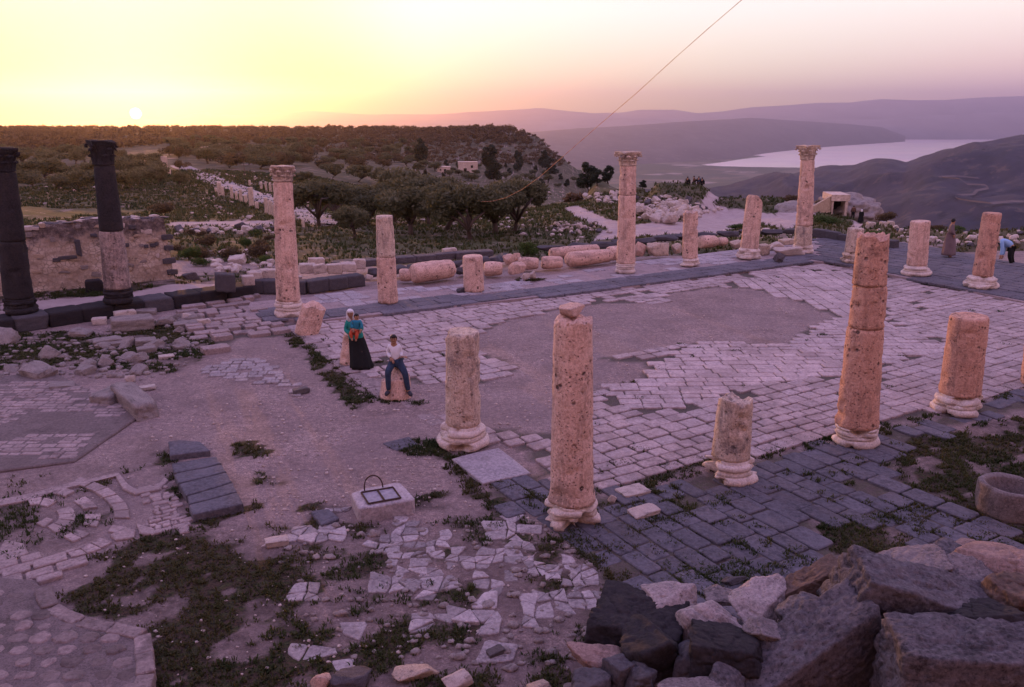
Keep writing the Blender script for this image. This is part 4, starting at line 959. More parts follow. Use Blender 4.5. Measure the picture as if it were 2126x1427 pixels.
def gblock(x0, y0, x1, y1, mat, kind, seed, label, cat='stone block', name='stone_block', z=0.0, dep=None, rz=None, group=None, sub=4, rough=.05):
    """stone standing on the ground at z: outline box in the photograph"""
    h_ = y1 - y0; P = at((x0 + x1) / 2, y1 - h_ * .12, z); f_ = fwd(P); al = math.atan2(CAMZ - z, P.y)
    W = (x1 - x0) * f_ / FPX; D = dep if dep else W * .6; Hh = max(.08, (h_ * f_ / FPX - D * math.sin(al)) / math.cos(al))
    me = lib(kind, mat, seed % 6, sub)
    return put(name, me, (P.x, P.y + D / 2 * .8, z + Hh * .46), (W / 2 * .98, D / 2, Hh / 2), (rnd.gauss(0, .04), rnd.gauss(0, .04), (ANG_A * .8 + rnd.gauss(0, .1)) if rz is None else rz), label, cat, group)
for i, (b_, mt, kd, lb) in enumerate([
    ((1052, 543, 1090, 575), 'lime', 'ball', 'round end of a broken drum beside the round green bush'),
    ((1044, 530, 1068, 556), 'lime', 'rock', 'upright pale chunk just left of the green bush'),
    ((1062, 525, 1082, 545), 'lime', 'rock', 'upright chunk partly behind the green bush'),
    ((1082, 566, 1100, 586), 'rubble', 'ball', 'rounded small stone on a weed patch before the fallen drums, next to its twin'),
    ((1096, 565, 1116, 584), 'rubble', 'ball', 'rounder twin of the small stone on the weed patch before the fallen drums'),
    ((1314, 505, 1346, 536), 'lime', 'rock', 'pale boulder just beyond the tall jointed column'),
    ((1340, 502, 1396, 538), 'limegrey', 'rock', 'big broken wedge of column between the tall jointed and slim broken columns'),
    ((1394, 508, 1418, 532), 'limegrey', 'rock', 'rough chunk touching the big broken wedge of column'),
    ((942, 552, 985, 572), 'basalt', 'rock', 'dark round stone between the first large drum and the plain stump'),
    ((957, 545, 990, 560), 'lime', 'rock', 'pale chunk lying behind the plain stump'),
    ((948, 597, 972, 616), 'basalt', 'rock', 'small black rock at the foot of the plain stump'),
    ((755, 570, 776, 586), 'rubble', 'rock', 'pitted pale stone lying beside the second back column'),
    ((918, 515, 947, 536), 'rubble', 'block', 'solitary pale squared block standing in the turf beyond the drums'),
    ((1516, 500, 1546, 520), 'limegrey', 'rock', 'weathered chunk left of the slanting broken column'),
    ((1574, 508, 1600, 532), 'limegrey', 'block', 'squarish stone touching the base of the slanting broken column'),
    ((1596, 502, 1632, 522), 'rubble', 'rock', 'pale rock in the heap before the far corner column'),
    ((1610, 512, 1668, 534), 'rubble', 'rock', 'long pale rock leaning on the base of the far corner column'),
    ((1606, 526, 1634, 548), 'grey', 'rock', 'dark grey rock at the front of the heap by the far corner column'),
    ((1618, 496, 1652, 510), 'limegrey', 'block', 'low brownish block behind the heap by the far corner column'),
    ((600, 572, 626, 590), 'rubble', 'block', 'pale block standing on the ground behind the left corner column'),
    ((445, 568, 488, 612), 'basalt', 'block', 'dark flared stone like a broken capital standing alone on the earth path'),
    ((175, 580, 210, 612), 'basaltcol', 'block', 'black squat stone at the foot of the ruined wall'),
    ((378, 566, 408, 584), 'grey', 'rock', 'dark rock lying near the corner of the ruined wall'),
    ((190, 658, 220, 678), 'rubble', 'block', 'small pale block in front of the podium, beneath the dark column'),
    ((234, 643, 276, 670), 'rubble', 'block', 'upright pale squared block leaning on the podium'),
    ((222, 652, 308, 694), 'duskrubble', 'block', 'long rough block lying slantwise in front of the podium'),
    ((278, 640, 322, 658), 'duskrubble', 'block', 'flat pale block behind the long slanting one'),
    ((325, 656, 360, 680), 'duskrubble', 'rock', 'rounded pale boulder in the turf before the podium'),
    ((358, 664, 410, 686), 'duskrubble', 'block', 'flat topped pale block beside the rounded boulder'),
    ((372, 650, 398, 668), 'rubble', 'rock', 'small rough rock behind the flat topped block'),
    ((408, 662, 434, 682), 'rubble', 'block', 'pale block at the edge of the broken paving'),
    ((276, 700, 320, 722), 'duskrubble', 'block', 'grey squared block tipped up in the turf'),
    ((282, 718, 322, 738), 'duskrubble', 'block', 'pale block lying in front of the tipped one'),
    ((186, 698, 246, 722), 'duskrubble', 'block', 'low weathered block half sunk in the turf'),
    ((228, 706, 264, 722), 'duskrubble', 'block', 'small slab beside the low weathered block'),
    ((100, 792, 150, 812), 'duskrubble', 'block', 'cracked pink block set in the upper mosaic floor'),
    ((258, 778, 280, 798), 'rubble', 'rock', 'small round rock above the forked stone'),
    ((326, 735, 358, 748), 'rubble', 'block', 'thin white stone lying in the turf'),
    ((284, 804, 320, 812), 'rubble', 'block', 'thin pale shard lying beside the forked stone'),
    ((605, 803, 640, 822), 'flag', 'block', 'whitish slab at the end of the flagstone patch'),
    ((548, 1112, 596, 1140), 'rubble', 'block', 'white oblong stone in the turf before the small dark slab'),
    ((1262, 1028, 1282, 1050), 'rubble', 'rock', 'small pink stone beside the pitted column'),
    ((1305, 1050, 1370, 1080), 'rubble', 'block', 'single pale slab set among the dark paving'),
    ((1280, 1018, 1350, 1034), 'rubble', 'block', 'thin pale sliver along the gutter by the pitted column'),
    ((1730, 1208, 1750, 1216), 'rubble', 'rock', 'tiny white pebble on the dark paving'),
    ((1496, 1192, 1546, 1224), 'grey', 'ball', 'half buried round stone in the weeds on the dark paving'),
    ((815, 1376, 898, 1424), 'limegrey', 'rock', 'pinkish rock in the turf at the bottom of the scene'),
    ((640, 1398, 690, 1440), 'lime', 'rock', 'small orange pink rock next to the grey one at the bottom'),
    ((680, 1388, 770, 1445), 'grey', 'rock', 'lichened grey rock next to the small orange pink one'),
    ((918, 1398, 982, 1445), 'rubble', 'rock', 'rounded pale rock at the bottom of the scene'),
    ((1085, 1410, 1150, 1450), 'limegrey', 'rock', 'low pinkish rock before the dark boulders'),
    ((1008, 1345, 1048, 1368), 'flag', 'block', 'flat white slab in the turf before the basalt boulders')]):
    z_ = zw if (600 < b_[1] + 0 or True) and 480 < b_[1] < 590 and b_[0] > 750 and b_[0] < 1680 else 0.0
    if b_[0] < 480 and 560 < b_[1] < 600: z_ = .4
    gblock(*b_, mt, kd, 90 + i, lb, 'rock' if kd != 'block' else 'stone block', 'rock' if kd != 'block' else 'stone_block', z=z_)
# the forked stone
V1, F1 = join([]) if False else ([], [])
e = empty('forked_stone', at(262, 845), (0, 0, 0), 'large forked grey stone lying on the edge of the mosaic floor', 'stone')
for (p, q, ww, hh, sd_) in (((205, 845), (270, 812), .30, .16, 3), ((255, 826), (308, 870), .26, .22, 5)):
    a_, b_ = at(*p), at(*q); m_ = (a_ + b_) / 2; o = bpy.data.objects.new('arm', rock_mesh('arm', 'block', sd_, 4, M['duskrubble'], .05)); COL.objects.link(o)
    o.parent = e; o.location = m_ - e.location + Vector((0, 0, hh * .6)); o.scale = ((b_ - a_).length / 2 * 1.05, ww, hh); o.rotation_euler = (0, 0, math.atan2(b_.y - a_.y, b_.x - a_.x))
# stone on the near column's top
T = ad(1186, 641, at(1187, 1083).y); put('rock', rock_mesh('rock', 'rock', 9, 4, M['lime']), T + Vector((-.03, -.02, -.03)), (.19, .17, .085), (.1, .1, .9), 'yellowish loose rock resting on top of the thick pitted column', 'rock')

# low dark wall of long basalt blocks, pale blocks on it
def blockrun(pts, n, hgt, dep, mat, lab, grp, z, seed, name='basalt_block', cat='basalt block', jit=.03, mesh='dressed', ends=True):
    P = [at(*p, z) for p in pts]; L_ = [(P[i + 1] - P[i]).length for i in range(len(P) - 1)]; T_ = sum(L_)
    for k in range(n):
        s_ = (k + .5) / n * T_; i = 0
        while s_ > L_[i] and i < len(L_) - 1: s_ -= L_[i]; i += 1
        c_ = P[i] + (P[i + 1] - P[i]) * (s_ / L_[i]); an = math.atan2(P[i + 1].y - P[i].y, P[i + 1].x - P[i].x)
        hh = hgt * rnd.uniform(.85, 1.12)
        put(name, lib(mesh, mat, (seed + k) % 6, 4), c_ + Vector((0, 0, hh / 2 - .02)), (T_ / n / 2 * 1.03, dep / 2 * rnd.uniform(.9, 1.1), hh / 2 * 1.08), (rnd.gauss(0, .015), rnd.gauss(0, .015), an + rnd.gauss(0, jit)), lab(k) if callable(lab) else lab, cat, grp)
ORD = ['first', 'second', 'third', 'fourth', 'fifth', 'sixth', 'seventh', 'eighth', 'ninth', 'tenth', 'eleventh', 'twelfth', 'thirteenth', 'fourteenth', 'fifteenth', 'sixteenth']
blockrun([(508, 606), (640, 607), (752, 590)], 6, .42, .5, 'basalt', lambda k: ORD[k] + ' long dark block of the low wall behind the corner column, counted from the podium', 'blocks of the low dark wall', zw - .1, 1)
blockrun([(760, 574), (880, 562), (1010, 550), (1060, 536)], 8, .3, .55, 'basalt', lambda k: ORD[k] + ' black block in the row behind the fallen drums, counted from the low dark wall', 'black blocks behind the fallen drums', .1, 2, jit=.25, mesh='rock')
blockrun([(690, 556), (820, 545), (1020, 530)], 8, .25, .6, 'grey', lambda k: ORD[k] + ' grey kerb slab at the turf edge beyond the drums, counted from the corner column', 'grey kerb slabs at the turf edge', .1, 3, jit=.08)
blockrun([(1120, 522), (1250, 515), (1360, 502), (1480, 492), (1600, 486), (1680, 486)], 12, .3, .7, 'basalt', lambda k: ORD[k] + ' black block beyond the drums between bush and far corner column', 'black blocks at the back of the walk', .1, 4, jit=.25, mesh='rock')
blockrun([(1690, 490), (1760, 500), (1860, 515)], 6, .35, .4, 'basalt', lambda k: ORD[k] + ' dark block of the low wall beyond the far corner column', 'low dark wall beyond the corner column', zw, 5, jit=.06)
for k, (x, y, w_) in enumerate([(528, 580, 30), (556, 576, 36), (590, 572, 30), (638, 565, 36), (662, 566, 30), (693, 564, 32), (722, 562, 34), (745, 556, 26), (655, 552, 34), (515, 590, 26)]):
    gblock(x - w_ / 2, y - 18, x + w_ / 2, y + 6, 'rubble', 'block', k + 5, ORD[k] + ' pale block resting on the low dark wall by the corner column', 'stone block', z=zw + .30, group='pale blocks on the low dark wall')
# podium of the dark columns: a run of long dressed basalt blocks on a footing course
nP = 16; a0 = P0; a1 = P1; Lp = (a1 - a0).length
for k in range(nP):
    c_ = a0 + (a1 - a0) * ((k + .5) / nP); an = math.atan2(pd.y, pd.x)
    if proj(c_.x, c_.y, .2)[0] < -120: continue
    put('podium_block', lib('dressed', 'basaltcol' if k % 4 else 'basalt', k % 6, 4), c_ + pn * .42 + Vector((0, 0, .2)), (Lp / nP / 2 * 1.03, .45, .235), (0, 0, an), ORD[min(15, nP - 1 - k)] + ' long black block of the podium, counted from its end at the broken paving', 'podium block', 'black blocks of the column podium')
# black slabs in the forecourt
for k, (P_, h_) in enumerate([([(350, 916), (372, 913), (417, 917), (436, 936), (390, 940), (352, 945)], .12),
    ([(356, 962), (448, 947), (458, 962), (362, 982)], .13), ([(362, 984), (459, 964), (469, 979), (370, 1003)], .13), ([(371, 1005), (470, 981), (482, 1000), (388, 1028)], .14),
    ([(389, 1030), (483, 1002), (492, 1020), (391, 1046)], .14), ([(391, 1048), (493, 1022), (505, 1046), (400, 1068)], .15),
    ([(645, 1060), (684, 1056), (704, 1075), (668, 1090)], .06), ([(793, 920), (850, 906), (868, 922), (822, 935)], .025)]):
    p_ = Pav(); Wp = wpoly(P_, h_); o_ = []
    for i in range(len(Wp)):
        a_, b_ = Wp[i], Wp[(i + 1) % len(Wp)]
        for f in (.04, .35, .65, .96): o_.append((a_[0] + (b_[0] - a_[0]) * f + rnd.gauss(0, .006), a_[1] + (b_[1] - a_[1]) * f + rnd.gauss(0, .006)))
    p_.slab(o_, -.02, h_, .55, .02, .004)
    lb = ['broken black slab with a scarred top, apart from the row of five', 'first black slab in the row of five, next to the scarred one', 'second black slab in the row of five', 'third black slab in the row of five, the widest', 'fourth black slab in the row of five', 'fifth black slab in the row of five, farthest from the scarred one', 'small square black slab lying beside the hatch block', 'thin dark slab sunk in the earth between boy and hatch'][k]
    p_.build('basalt_slab', M['bpaver'], label=lb, cat='slab')
p_ = Pav(); p_.slab([c for c in wpoly([(938, 953), (985, 940), (1035, 930), (1068, 954), (1102, 982), (1050, 993), (1002, 1004), (968, 976)], .05)], -.02, .055, .75, .02, .0)
p_.build('pavement_slab', M['gpaver'], label='single big square light slab in front of the stained stump', cat='slab')

# cistern block with an iron hatch
HZ = .26
e = empty('cistern_cover', at(795, 1035), (0, 0, 0), 'squared stone cistern mouth with a rusty iron framed hatch and hoop handle', 'cistern cover')
def loc_(P_, z): return [(x - e.location.x, y - e.location.y) for x, y in wpoly(P_, z)]
TOPP = [(728, 1024), (752, 1014), (826, 1000), (834, 1004), (858, 1030), (860, 1036), (800, 1048), (744, 1056)]
p_ = Pav(); o_ = []; Wp = loc_(TOPP, HZ)
for i in range(len(Wp)):
    a_, b_ = Wp[i], Wp[(i + 1) % len(Wp)]
    for f in (.1, .5, .9): o_.append((a_[0] + (b_[0] - a_[0]) * f + rnd.gauss(0, .008), a_[1] + (b_[1] - a_[1]) * f + rnd.gauss(0, .008)))
p_.slab(o_, -.05, HZ, .8, .03, .0); o = mk('stone_block', p_.V, p_.F, M['gpaver'], e, tint=[.9] * len(p_.V), smooth=False)
HF = [(750, 1023), (816, 1012), (832, 1034), (765, 1046)]; hf = loc_(HF, HZ + .02)
V, F = prism(hf, HZ - .02, HZ + .012); mk('hatch_plate', V, F, M['ironplate'], e, smooth=False)
parts = []
for i in range(4):
    a_, b_ = hf[i], hf[(i + 1) % 4]; parts.append(tube([(*a_, HZ + .022), (*b_, HZ + .022)], .016, 4))
m0 = ((hf[0][0] + hf[1][0]) / 2, (hf[0][1] + hf[1][1]) / 2); m1_ = ((hf[2][0] + hf[3][0]) / 2, (hf[2][1] + hf[3][1]) / 2)
parts.append(tube([(*m0, HZ + .024), (*m1_, HZ + .024)], .018, 4)); V, F = join(parts); mk('iron_frame', V, F, M['iron'], e, smooth=False)
hx0, hx1 = Vector((*loc_([(757, 1019)], HZ)[0], HZ)), Vector((*loc_([(795, 1012)], HZ)[0], HZ)); pts = []
for i in range(13):
    a_ = math.pi * i / 12; pts.append(hx0.lerp(hx1, .5 - .5 * math.cos(a_)) + Vector((-.02 * math.sin(a_), 0, .24 * math.sin(a_) ** .8)))
V, F = tube(pts, .011, 6); mk('handle', V, F, M['iron'], e)

M['basinstone'] = stone('dark_basin_stone', (.07, .055, .058), (.12, .095, .098), (.19, .155, .155), 3.0, (.04, .034, .038), .6, 0, 8, .9, spk=.4)
# round stone basin
Pb = at(2095, 1070); e = put('stone_basin', None, Pb, (1, 1, 1), (0, .04, 0), 'round hollow stone basin standing among weeds at the dark paving', 'stone basin') if False else None
rbz = 62 * fwd(Pb) / FPX; prb = [(rbz * .86, 0), (rbz * .95, .08), (rbz * .99, .3), (rbz * .97, .44), (rbz * .95, .50), (rbz * .90, .52), (rbz * .80, .52), (rbz * .74, .50), (rbz * .70, .40), (rbz * .62, .2), (rbz * .4, .13)]
pp = []
for i in range(len(prb) - 1):
    for q_ in range(4): pp.append((prb[i][0] + (prb[i + 1][0] - prb[i][0]) * q_ / 4, prb[i][1] + (prb[i + 1][1] - prb[i][1]) * q_ / 4))
V, F = lathe(pp, 40); V *= (1 + noise3(V, 3, .05, 4, 4))[:, None]
o = mk('stone_basin', V, F, M['basinstone']); o.location = Pb + Vector((0.02, .1, -.03)); tag(o, 'round hollow stone basin standing among weeds beside the dark paving', 'stone basin')

# boulder heap in front
BG = [
 ((1232, 1240, 1420, 1400), 8.05, .46, 'basaltcol', 'dressed', 3, 'big squared black block at the corner of the boulder heap', (0, 0, -.35)),
 ((1332, 1206, 1456, 1286), 8.35, .30, 'heap', 'rock', 12, 'pale flat-faced boulder lying on the big squared black block', (0, .1, .2)),
 ((1404, 1245, 1534, 1372), 7.75, .24, 'heap', 'rock', 13, 'pale wedge shaped boulder hanging over dark gaps', (0, -.35, .3)),
 ((1508, 1210, 1644, 1296), 8.15, .28, 'heap', 'rock', 14, 'pale boulder with a sharp bright ridge beside the wedge shaped one', (0, -.25, .4)),
 ((1462, 1220, 1534, 1258), 8.6, .2, 'heapgrey', 'rock', 15, 'small grey stone tucked behind the bright ridged boulder', (0, 0, 0)),
 ((1545, 1280, 1622, 1348), 7.4, .18, 'heapgrey', 'rock', 16, 'jagged lichened chunk wedged between dark boulders', (0, .5, .3)),
 ((1600, 1232, 1750, 1330), 7.7, .3, 'grey', 'rock', 17, 'smooth grey boulder below the brown sloping slab', (0, 0, .2)),
 ((1590, 1186, 1756, 1250), 8.3, .18, 'brownrock', 'block', 18, 'long brown slab sloping up toward the speckled peak', (0, -.42, .1)),
 ((1428, 1305, 1610, 1420), 7.2, .32, 'basaltcol', 'rock', 19, 'black angular boulder in the shadow under the pale ones', (0, .2, -.3)),
 ((1186, 1338, 1316, 1398), 7.35, .22, 'heappink', 'rock', 20, 'orange pink boulder lying apart at the foot of the black block', (0, .12, .1)),
 ((1262, 1362, 1312, 1430), 7.1, .14, 'basalt', 'block', 21, 'narrow black stone standing next to the orange pink boulder', (0, 0, .6)),
 ((1300, 1378, 1366, 1436), 7.0, .16, 'basalt', 'rock', 22, 'bluish black stone with a blunt top in the heap corner', (0, 0, 0)),
 ((1175, 1385, 1270, 1450), 7.0, .2, 'basalt', 'rock', 23, 'low black rock at the very bottom of the heap', (0, 0, .2)),
 ((1520, 1275, 1850, 1480), 7.3, .34, 'grey', 'block', 24, 'giant speckled slab leaning with a long slanting edge', (.2, -.52, .25)),
 ((1728, 1170, 2030, 1350), 7.6, .38, 'grey', 'block', 25, 'giant grey boulder with a rounded peak, behind the leaning slab', (.1, .24, -.1)),
 ((1842, 1306, 2200, 1520), 6.6, .36, 'grey', 'dressed', 26, 'huge squared grey block in the lowest corner', (0, .02, -.06)),
 ((1775, 1142, 1975, 1225), 8.3, .32, 'heapgrey', 'rock', 27, 'pinkish flat boulder behind the giant grey one', (0, -.12, .1)),
 ((1932, 1132, 2036, 1190), 8.5, .26, 'grey', 'rock', 28, 'grey boulder resting against the pinkish flat one', (0, .1, 0)),
 ((1970, 1116, 2050, 1160), 8.9, .2, 'heappink', 'ball', 29, 'small rounded pink boulder at the back of the heap', (0, 0, 0)),
 ((2046, 1138, 2190, 1215), 8.1, .3, 'heappink', 'ball', 30, 'smooth pink boulder at the back corner of the heap', (0, 0, 0)),
 ((2028, 1184, 2200, 1330), 7.5, .34, 'brownrock', 'rock', 31, 'reddish boulder under the smooth pink one', (0, 0, .1)),
 ((1925, 1186, 2090, 1290), 7.9, .3, 'heapgrey', 'rock', 32, 'rough boulder filling the gap beneath the reddish one', (0, -.4, 0)),
 ((1350, 1412, 1535, 1470), 6.6, .3, 'heapgrey', 'rock', 33, 'flat pale rock cut by the bottom edge', (0, 0, 0)),
 ((1470, 1392, 1548, 1450), 6.8, .2, 'grey', 'rock', 34, 'small grey rock beside the flat pale one at the bottom edge', (0, 0, 0)),
 ((1400, 1330, 1470, 1400), 7.3, .2, 'basalt', 'rock', 35, 'small dark stone peeping out under the wedge shaped boulder', (0, 0, 0)),
 ((1600, 1330, 1740, 1430), 7.75, .3, 'basaltcol', 'rock', 36, 'black rock hidden under the leaning speckled slab', (0, 0, 0)),
 ((1800, 1260, 1960, 1370), 7.2, .3, 'basaltcol', 'rock', 37, 'black rock in the gap above the huge squared block', (0, 0, 0)),
 ((1960, 1240, 2150, 1350), 7.1, .3, 'basaltcol', 'rock', 38, 'black rock beneath the reddish boulder', (0, 0, 0)),
 ((1290, 1290, 1420, 1430), 7.5, .3, 'basaltcol', 'rock', 39, 'black rock supporting the big squared block', (0, 0, 0))]
M['heap'] = stone('pale_heap_stone', (.12, .09, .095), (.22, .175, .18), (.32, .265, .265), 3.0, (.06, .05, .055), .6, 0, 8, 1.0, spk=.5)
M['heapgrey'] = stone('mottled_heap_stone', (.055, .045, .05), (.10, .082, .088), (.20, .165, .17), 3.0, (.04, .034, .038), .7, 0, 8, 1.0, spk=.6)
M['heappink'] = stone('pink_heap_stone', (.11, .065, .058), (.18, .115, .105), (.26, .18, .165), 3.0, (.06, .045, .045), .6, 0, 8, 1.0, spk=.5)
M['brownrock'] = stone('brown_red_rock', (.04, .026, .022), (.07, .046, .038), (.12, .08, .068), 2, (.04, .03, .03), .5, 0, 8, .9)
for (b_, Y, dp, mt, kd, sd_, lb, rt) in BG:
    scr(*b_, Y, dp, mt, kd, sd_, lb, rt, group='boulders heaped before the dark paving', sub=6 if (b_[2] - b_[0]) > 150 else 5, rough=.06)

for k in range(26):
    px, py = [(1180 + 16 * k, 1424 - 3 * (k % 4)), (1300 + 14 * k, 1290 - 5 * (k % 5))][k % 2]; q_ = ad(px, py, 7.25 if k % 2 == 0 else 8.7); sz_ = rnd.uniform(.04, .10)
    put('rock_chip', lib('rock', ['heap', 'heapgrey', 'grey'][k % 3], k % 6, 3), (q_.x, q_.y, max(.03, q_.z - .02)) if k % 2 == 0 else (q_.x, q_.y, .05), (sz_, sz_ * .8, sz_ * .6), (0, 0, k), 'small broken stone chip among the heaped boulders', 'stone chip', 'stone chips among the heaped boulders') if 'heap' in M else None
# piles of rubble on the slopes: every stone its own
STUFF = [[], [], 0]
def pile(label, group, poly, n, s0, s1, mats=('rubble',), kinds=('rock', 'block'), cat='rubble stone', name='rubble_stone', up=.0, seed=1, sunk=.25, ymin=24, merged=False):
    r_ = random.Random(seed); xs = [p[0] for p in poly]; ys = [p[1] for p in poly]; c_ = 0; tries = 0
    while c_ < n and tries < n * 60:
        tries += 1; px, py = r_.uniform(min(xs), max(xs)), r_.uniform(min(ys), max(ys))
        if not inpoly([px], [py], poly)[0]: continue
        h = hit(px, py, ymin)
        if h is None: continue
        s_ = r_.uniform(s0, s1) * r_.choice((.7, 1, 1, 1.35)) / 2
        if merged:
            D, F = ico(2); q = random.Random(r_.random()); sv_ = np.array([s_ * q.uniform(.9, 1.6), s_ * q.uniform(.8, 1.3), s_ * q.uniform(.6, 1)])
            V = D * (1 + noise3(D, 1.3, .5, q.random() * 90, 2))[:, None] * sv_ + np.array(h[:]) + np.array([0, 0, s_ * .3 + r_.random() * up])
            STUFF[0].append(V); STUFF[1].append(np.array(F) + STUFF[2]); STUFF[2] += len(V); c_ += 1; continue
        kd_, mt_ = r_.choice(kinds), r_.choice(mats); yy = (py - min(ys)) / (max(ys) - min(ys)); xx = (px - min(xs)) / (max(xs) - min(xs))
        wd = ('small ' if s_ < s0 * .55 else 'large ' if s_ > s1 * .5 else '') + ('squared ' if kd_ == 'block' else 'jagged ') + ('dark ' if mt_ == 'grey' else '')
        core = label.replace('small ', '').replace('pale rough ', 'pale ').replace('half sunk ', 'sunk ')
        label_ = wd + core + ', ' + ('far' if yy < .33 else 'middle' if yy < .66 else 'near') + (' left' if xx < .25 else ' centre left' if xx < .5 else ' centre right' if xx < .75 else ' right')
        put(name, lib(kd_, mt_, r_.randrange(6), 3), h + Vector((0, 0, s_ * (1 - sunk * 2) + r_.random() * up)), (s_ * r_.uniform(.9, 1.5), s_ * r_.uniform(.8, 1.2), s_ * r_.uniform(.6, 1.0)), (r_.gauss(0, .3), r_.gauss(0, .3), r_.random() * 6), label_, cat, group); c_ += 1
PL = [
 ('stone in the big rubble heap behind the jointed column', 'pale rubble in the big heap', [(1325, 430), (1420, 432), (1465, 455), (1400, 468), (1320, 462)], 95, 40, .35, .75, .5, 'rubble', 1),
 ('stone in the rubble bank above the big heap', 'rubble bank above the big heap', [(1310, 412), (1400, 414), (1500, 440), (1460, 446), (1320, 430)], 30, 90, .3, .65, .2, 'mix', 2),
 ('pale stone in the tumbled wall beside the footpath', 'tumbled wall beside the footpath', [(1200, 406), (1300, 402), (1300, 428), (1215, 418)], 24, 60, .35, .7, .2, 'rubble', 3),
 ('stone in the rubble row past the olive trees', 'rubble row past the olive trees', [(1110, 398), (1175, 400), (1175, 415), (1112, 412)], 22, 40, .35, .7, .25, 'rubble', 4),
 ('stone in the low heap before the footpath', 'low heap on the turf', [(1130, 475), (1245, 465), (1245, 490), (1140, 492)], 24, 50, .15, .35, .1, 'mix', 5),
 ('', '', [(1080, 440), (1300, 440), (1300, 510), (1080, 520)], 0, 90, .1, .35, 0, 'mix', 6),
 ('stone in the field wall behind the ruined wall', 'field wall in the meadow', [(360, 479), (570, 475), (572, 487), (362, 492)], 34, 60, .25, .5, .25, 'mix', 7),
 ('', '', [(395, 432), (440, 400), (540, 445), (560, 460), (400, 455)], 0, 80, .2, .6, 0, 'mix', 8),
 ('', '', [(430, 352), (700, 372), (640, 400), (560, 395), (440, 368)], 0, 240, .4, 1.0, 0, 'mix', 9),
 ('', '', [(690, 458), (1130, 440), (1130, 475), (700, 478)], 0, 110, .15, .5, 0, 'mix', 10),
 ('white stone lying in the turf behind the low dark wall', 'white stones in the turf', [(430, 525), (560, 520), (570, 560), (440, 570)], 16, 40, .2, .5, 0, 'rubble', 11),
 ('stone lying in rough ground beyond the dark walk', 'stones beyond the far walk', [(1760, 470), (2126, 480), (2126, 520), (1880, 505)], 16, 70, .15, .5, 0, 'mix', 12),
 ('', '', [(1480, 480), (1680, 478), (1680, 490), (1480, 492)], 0, 60, .2, .6, 0, 'mix', 13),
 ('', '', [(90, 370), (330, 340), (390, 350), (300, 385), (100, 420)], 0, 40, .4, 1.0, 0, 'mix', 14)]
for lb, gp, po, n1_, n2_, sa_, sb_, up_, mt_, sd_ in PL:
    mm = ('rubble',) if mt_ == 'rubble' else ('rubble', 'rubble', 'grey')
    if n1_: pile(lb, gp, po, n1_, sa_, sb_, mm, up=up_, seed=sd_)
    pile('', '', po, int(n2_ * .6), sa_ * .4, sb_ * .7, mm, up=up_ * .5, seed=sd_ + 50, merged=True)
STUFF_0 = 0
for po_, n_ in ((BARE, 700), ([(330, 830), (620, 820), (880, 850), (960, 960), (900, 1080), (560, 1080), (520, 940), (300, 930)], 500)): pile('', '', po_, n_, .012, .045, up=0, seed=95, merged=True, ymin=6)
pile('', '', [(150, 760), (640, 720), (900, 830), (1240, 1250), (640, 1420), (310, 1420), (180, 1220)], 420, .012, .04, up=0, seed=90, merged=True, ymin=6)
STUFF_A = STUFF; STUFF = [[], [], 0]
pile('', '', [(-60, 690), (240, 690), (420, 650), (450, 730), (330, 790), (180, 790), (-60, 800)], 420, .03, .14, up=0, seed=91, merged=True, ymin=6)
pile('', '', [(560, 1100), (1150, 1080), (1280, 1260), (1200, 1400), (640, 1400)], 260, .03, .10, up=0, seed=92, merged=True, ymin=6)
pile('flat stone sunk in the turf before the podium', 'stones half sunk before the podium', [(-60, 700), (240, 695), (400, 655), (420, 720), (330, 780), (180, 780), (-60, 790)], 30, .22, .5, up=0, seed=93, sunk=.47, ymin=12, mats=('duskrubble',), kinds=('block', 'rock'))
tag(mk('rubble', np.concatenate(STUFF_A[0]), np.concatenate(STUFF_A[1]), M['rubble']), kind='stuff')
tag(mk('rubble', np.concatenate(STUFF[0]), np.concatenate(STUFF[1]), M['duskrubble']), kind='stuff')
for k, (b_, kd) in enumerate([((1798, 461, 1816, 474), 'block'), ((1826, 457, 1840, 470), 'block'), ((1842, 458, 1856, 471), 'block'), ((1853, 466, 1866, 474), 'rock')]):
    h = hit((b_[0] + b_[2]) / 2, b_[3]); s_ = (b_[2] - b_[0]) * fwd(h) / FPX / 2
    put('stone_block', lib(kd, 'rubble', k, 3), h + Vector((0, 0, s_ * .6)), (s_, s_ * .8, s_ * .85), (0, 0, .2), ['moulded white block nearest to the bunker path', 'squarish white block beside the moulded one', 'white block with a framed face', 'low white rock at the end of the white blocks'][k], 'stone block', 'white blocks before the far slope')
# ---------------------------------------------------------------- trees and bushes
def leaf_cloud(seed, blobs, n, size, flat=1.0, jitter=.25):
    """many small leaf faces spread over clumps; blobs: (x,y,z,r)"""
    r_ = np.random.RandomState(seed); wts = np.array([b_[3] ** 2 for b_ in blobs]); wts = wts / wts.sum()
    B = np.array(blobs)[r_.choice(len(blobs), n, p=wts)]
    d = r_.normal(size=(n, 3)); d /= np.linalg.norm(d, axis=1)[:, None]
    rad = B[:, 3] * (r_.uniform(.35, 1.0, n) ** .5) * (1 + r_.normal(0, jitter * .3, n)); P = B[:, :3] + d * rad[:, None] * np.array([1, 1, flat])
    u = r_.normal(size=(n, 3)); u /= np.linalg.norm(u, axis=1)[:, None]
    v = np.cross(u, d + r_.normal(0, .4, (n, 3))); v /= np.linalg.norm(v, axis=1)[:, None] + 1e-9
    s_ = size * r_.uniform(.6, 1.5, n)[:, None]
    V = np.stack([P - u * s_, P + v * s_ * .42, P + u * s_, P - v * s_ * .42], 1).reshape(-1, 3)
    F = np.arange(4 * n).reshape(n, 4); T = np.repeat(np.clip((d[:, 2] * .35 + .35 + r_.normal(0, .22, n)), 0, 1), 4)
    return V, F, T
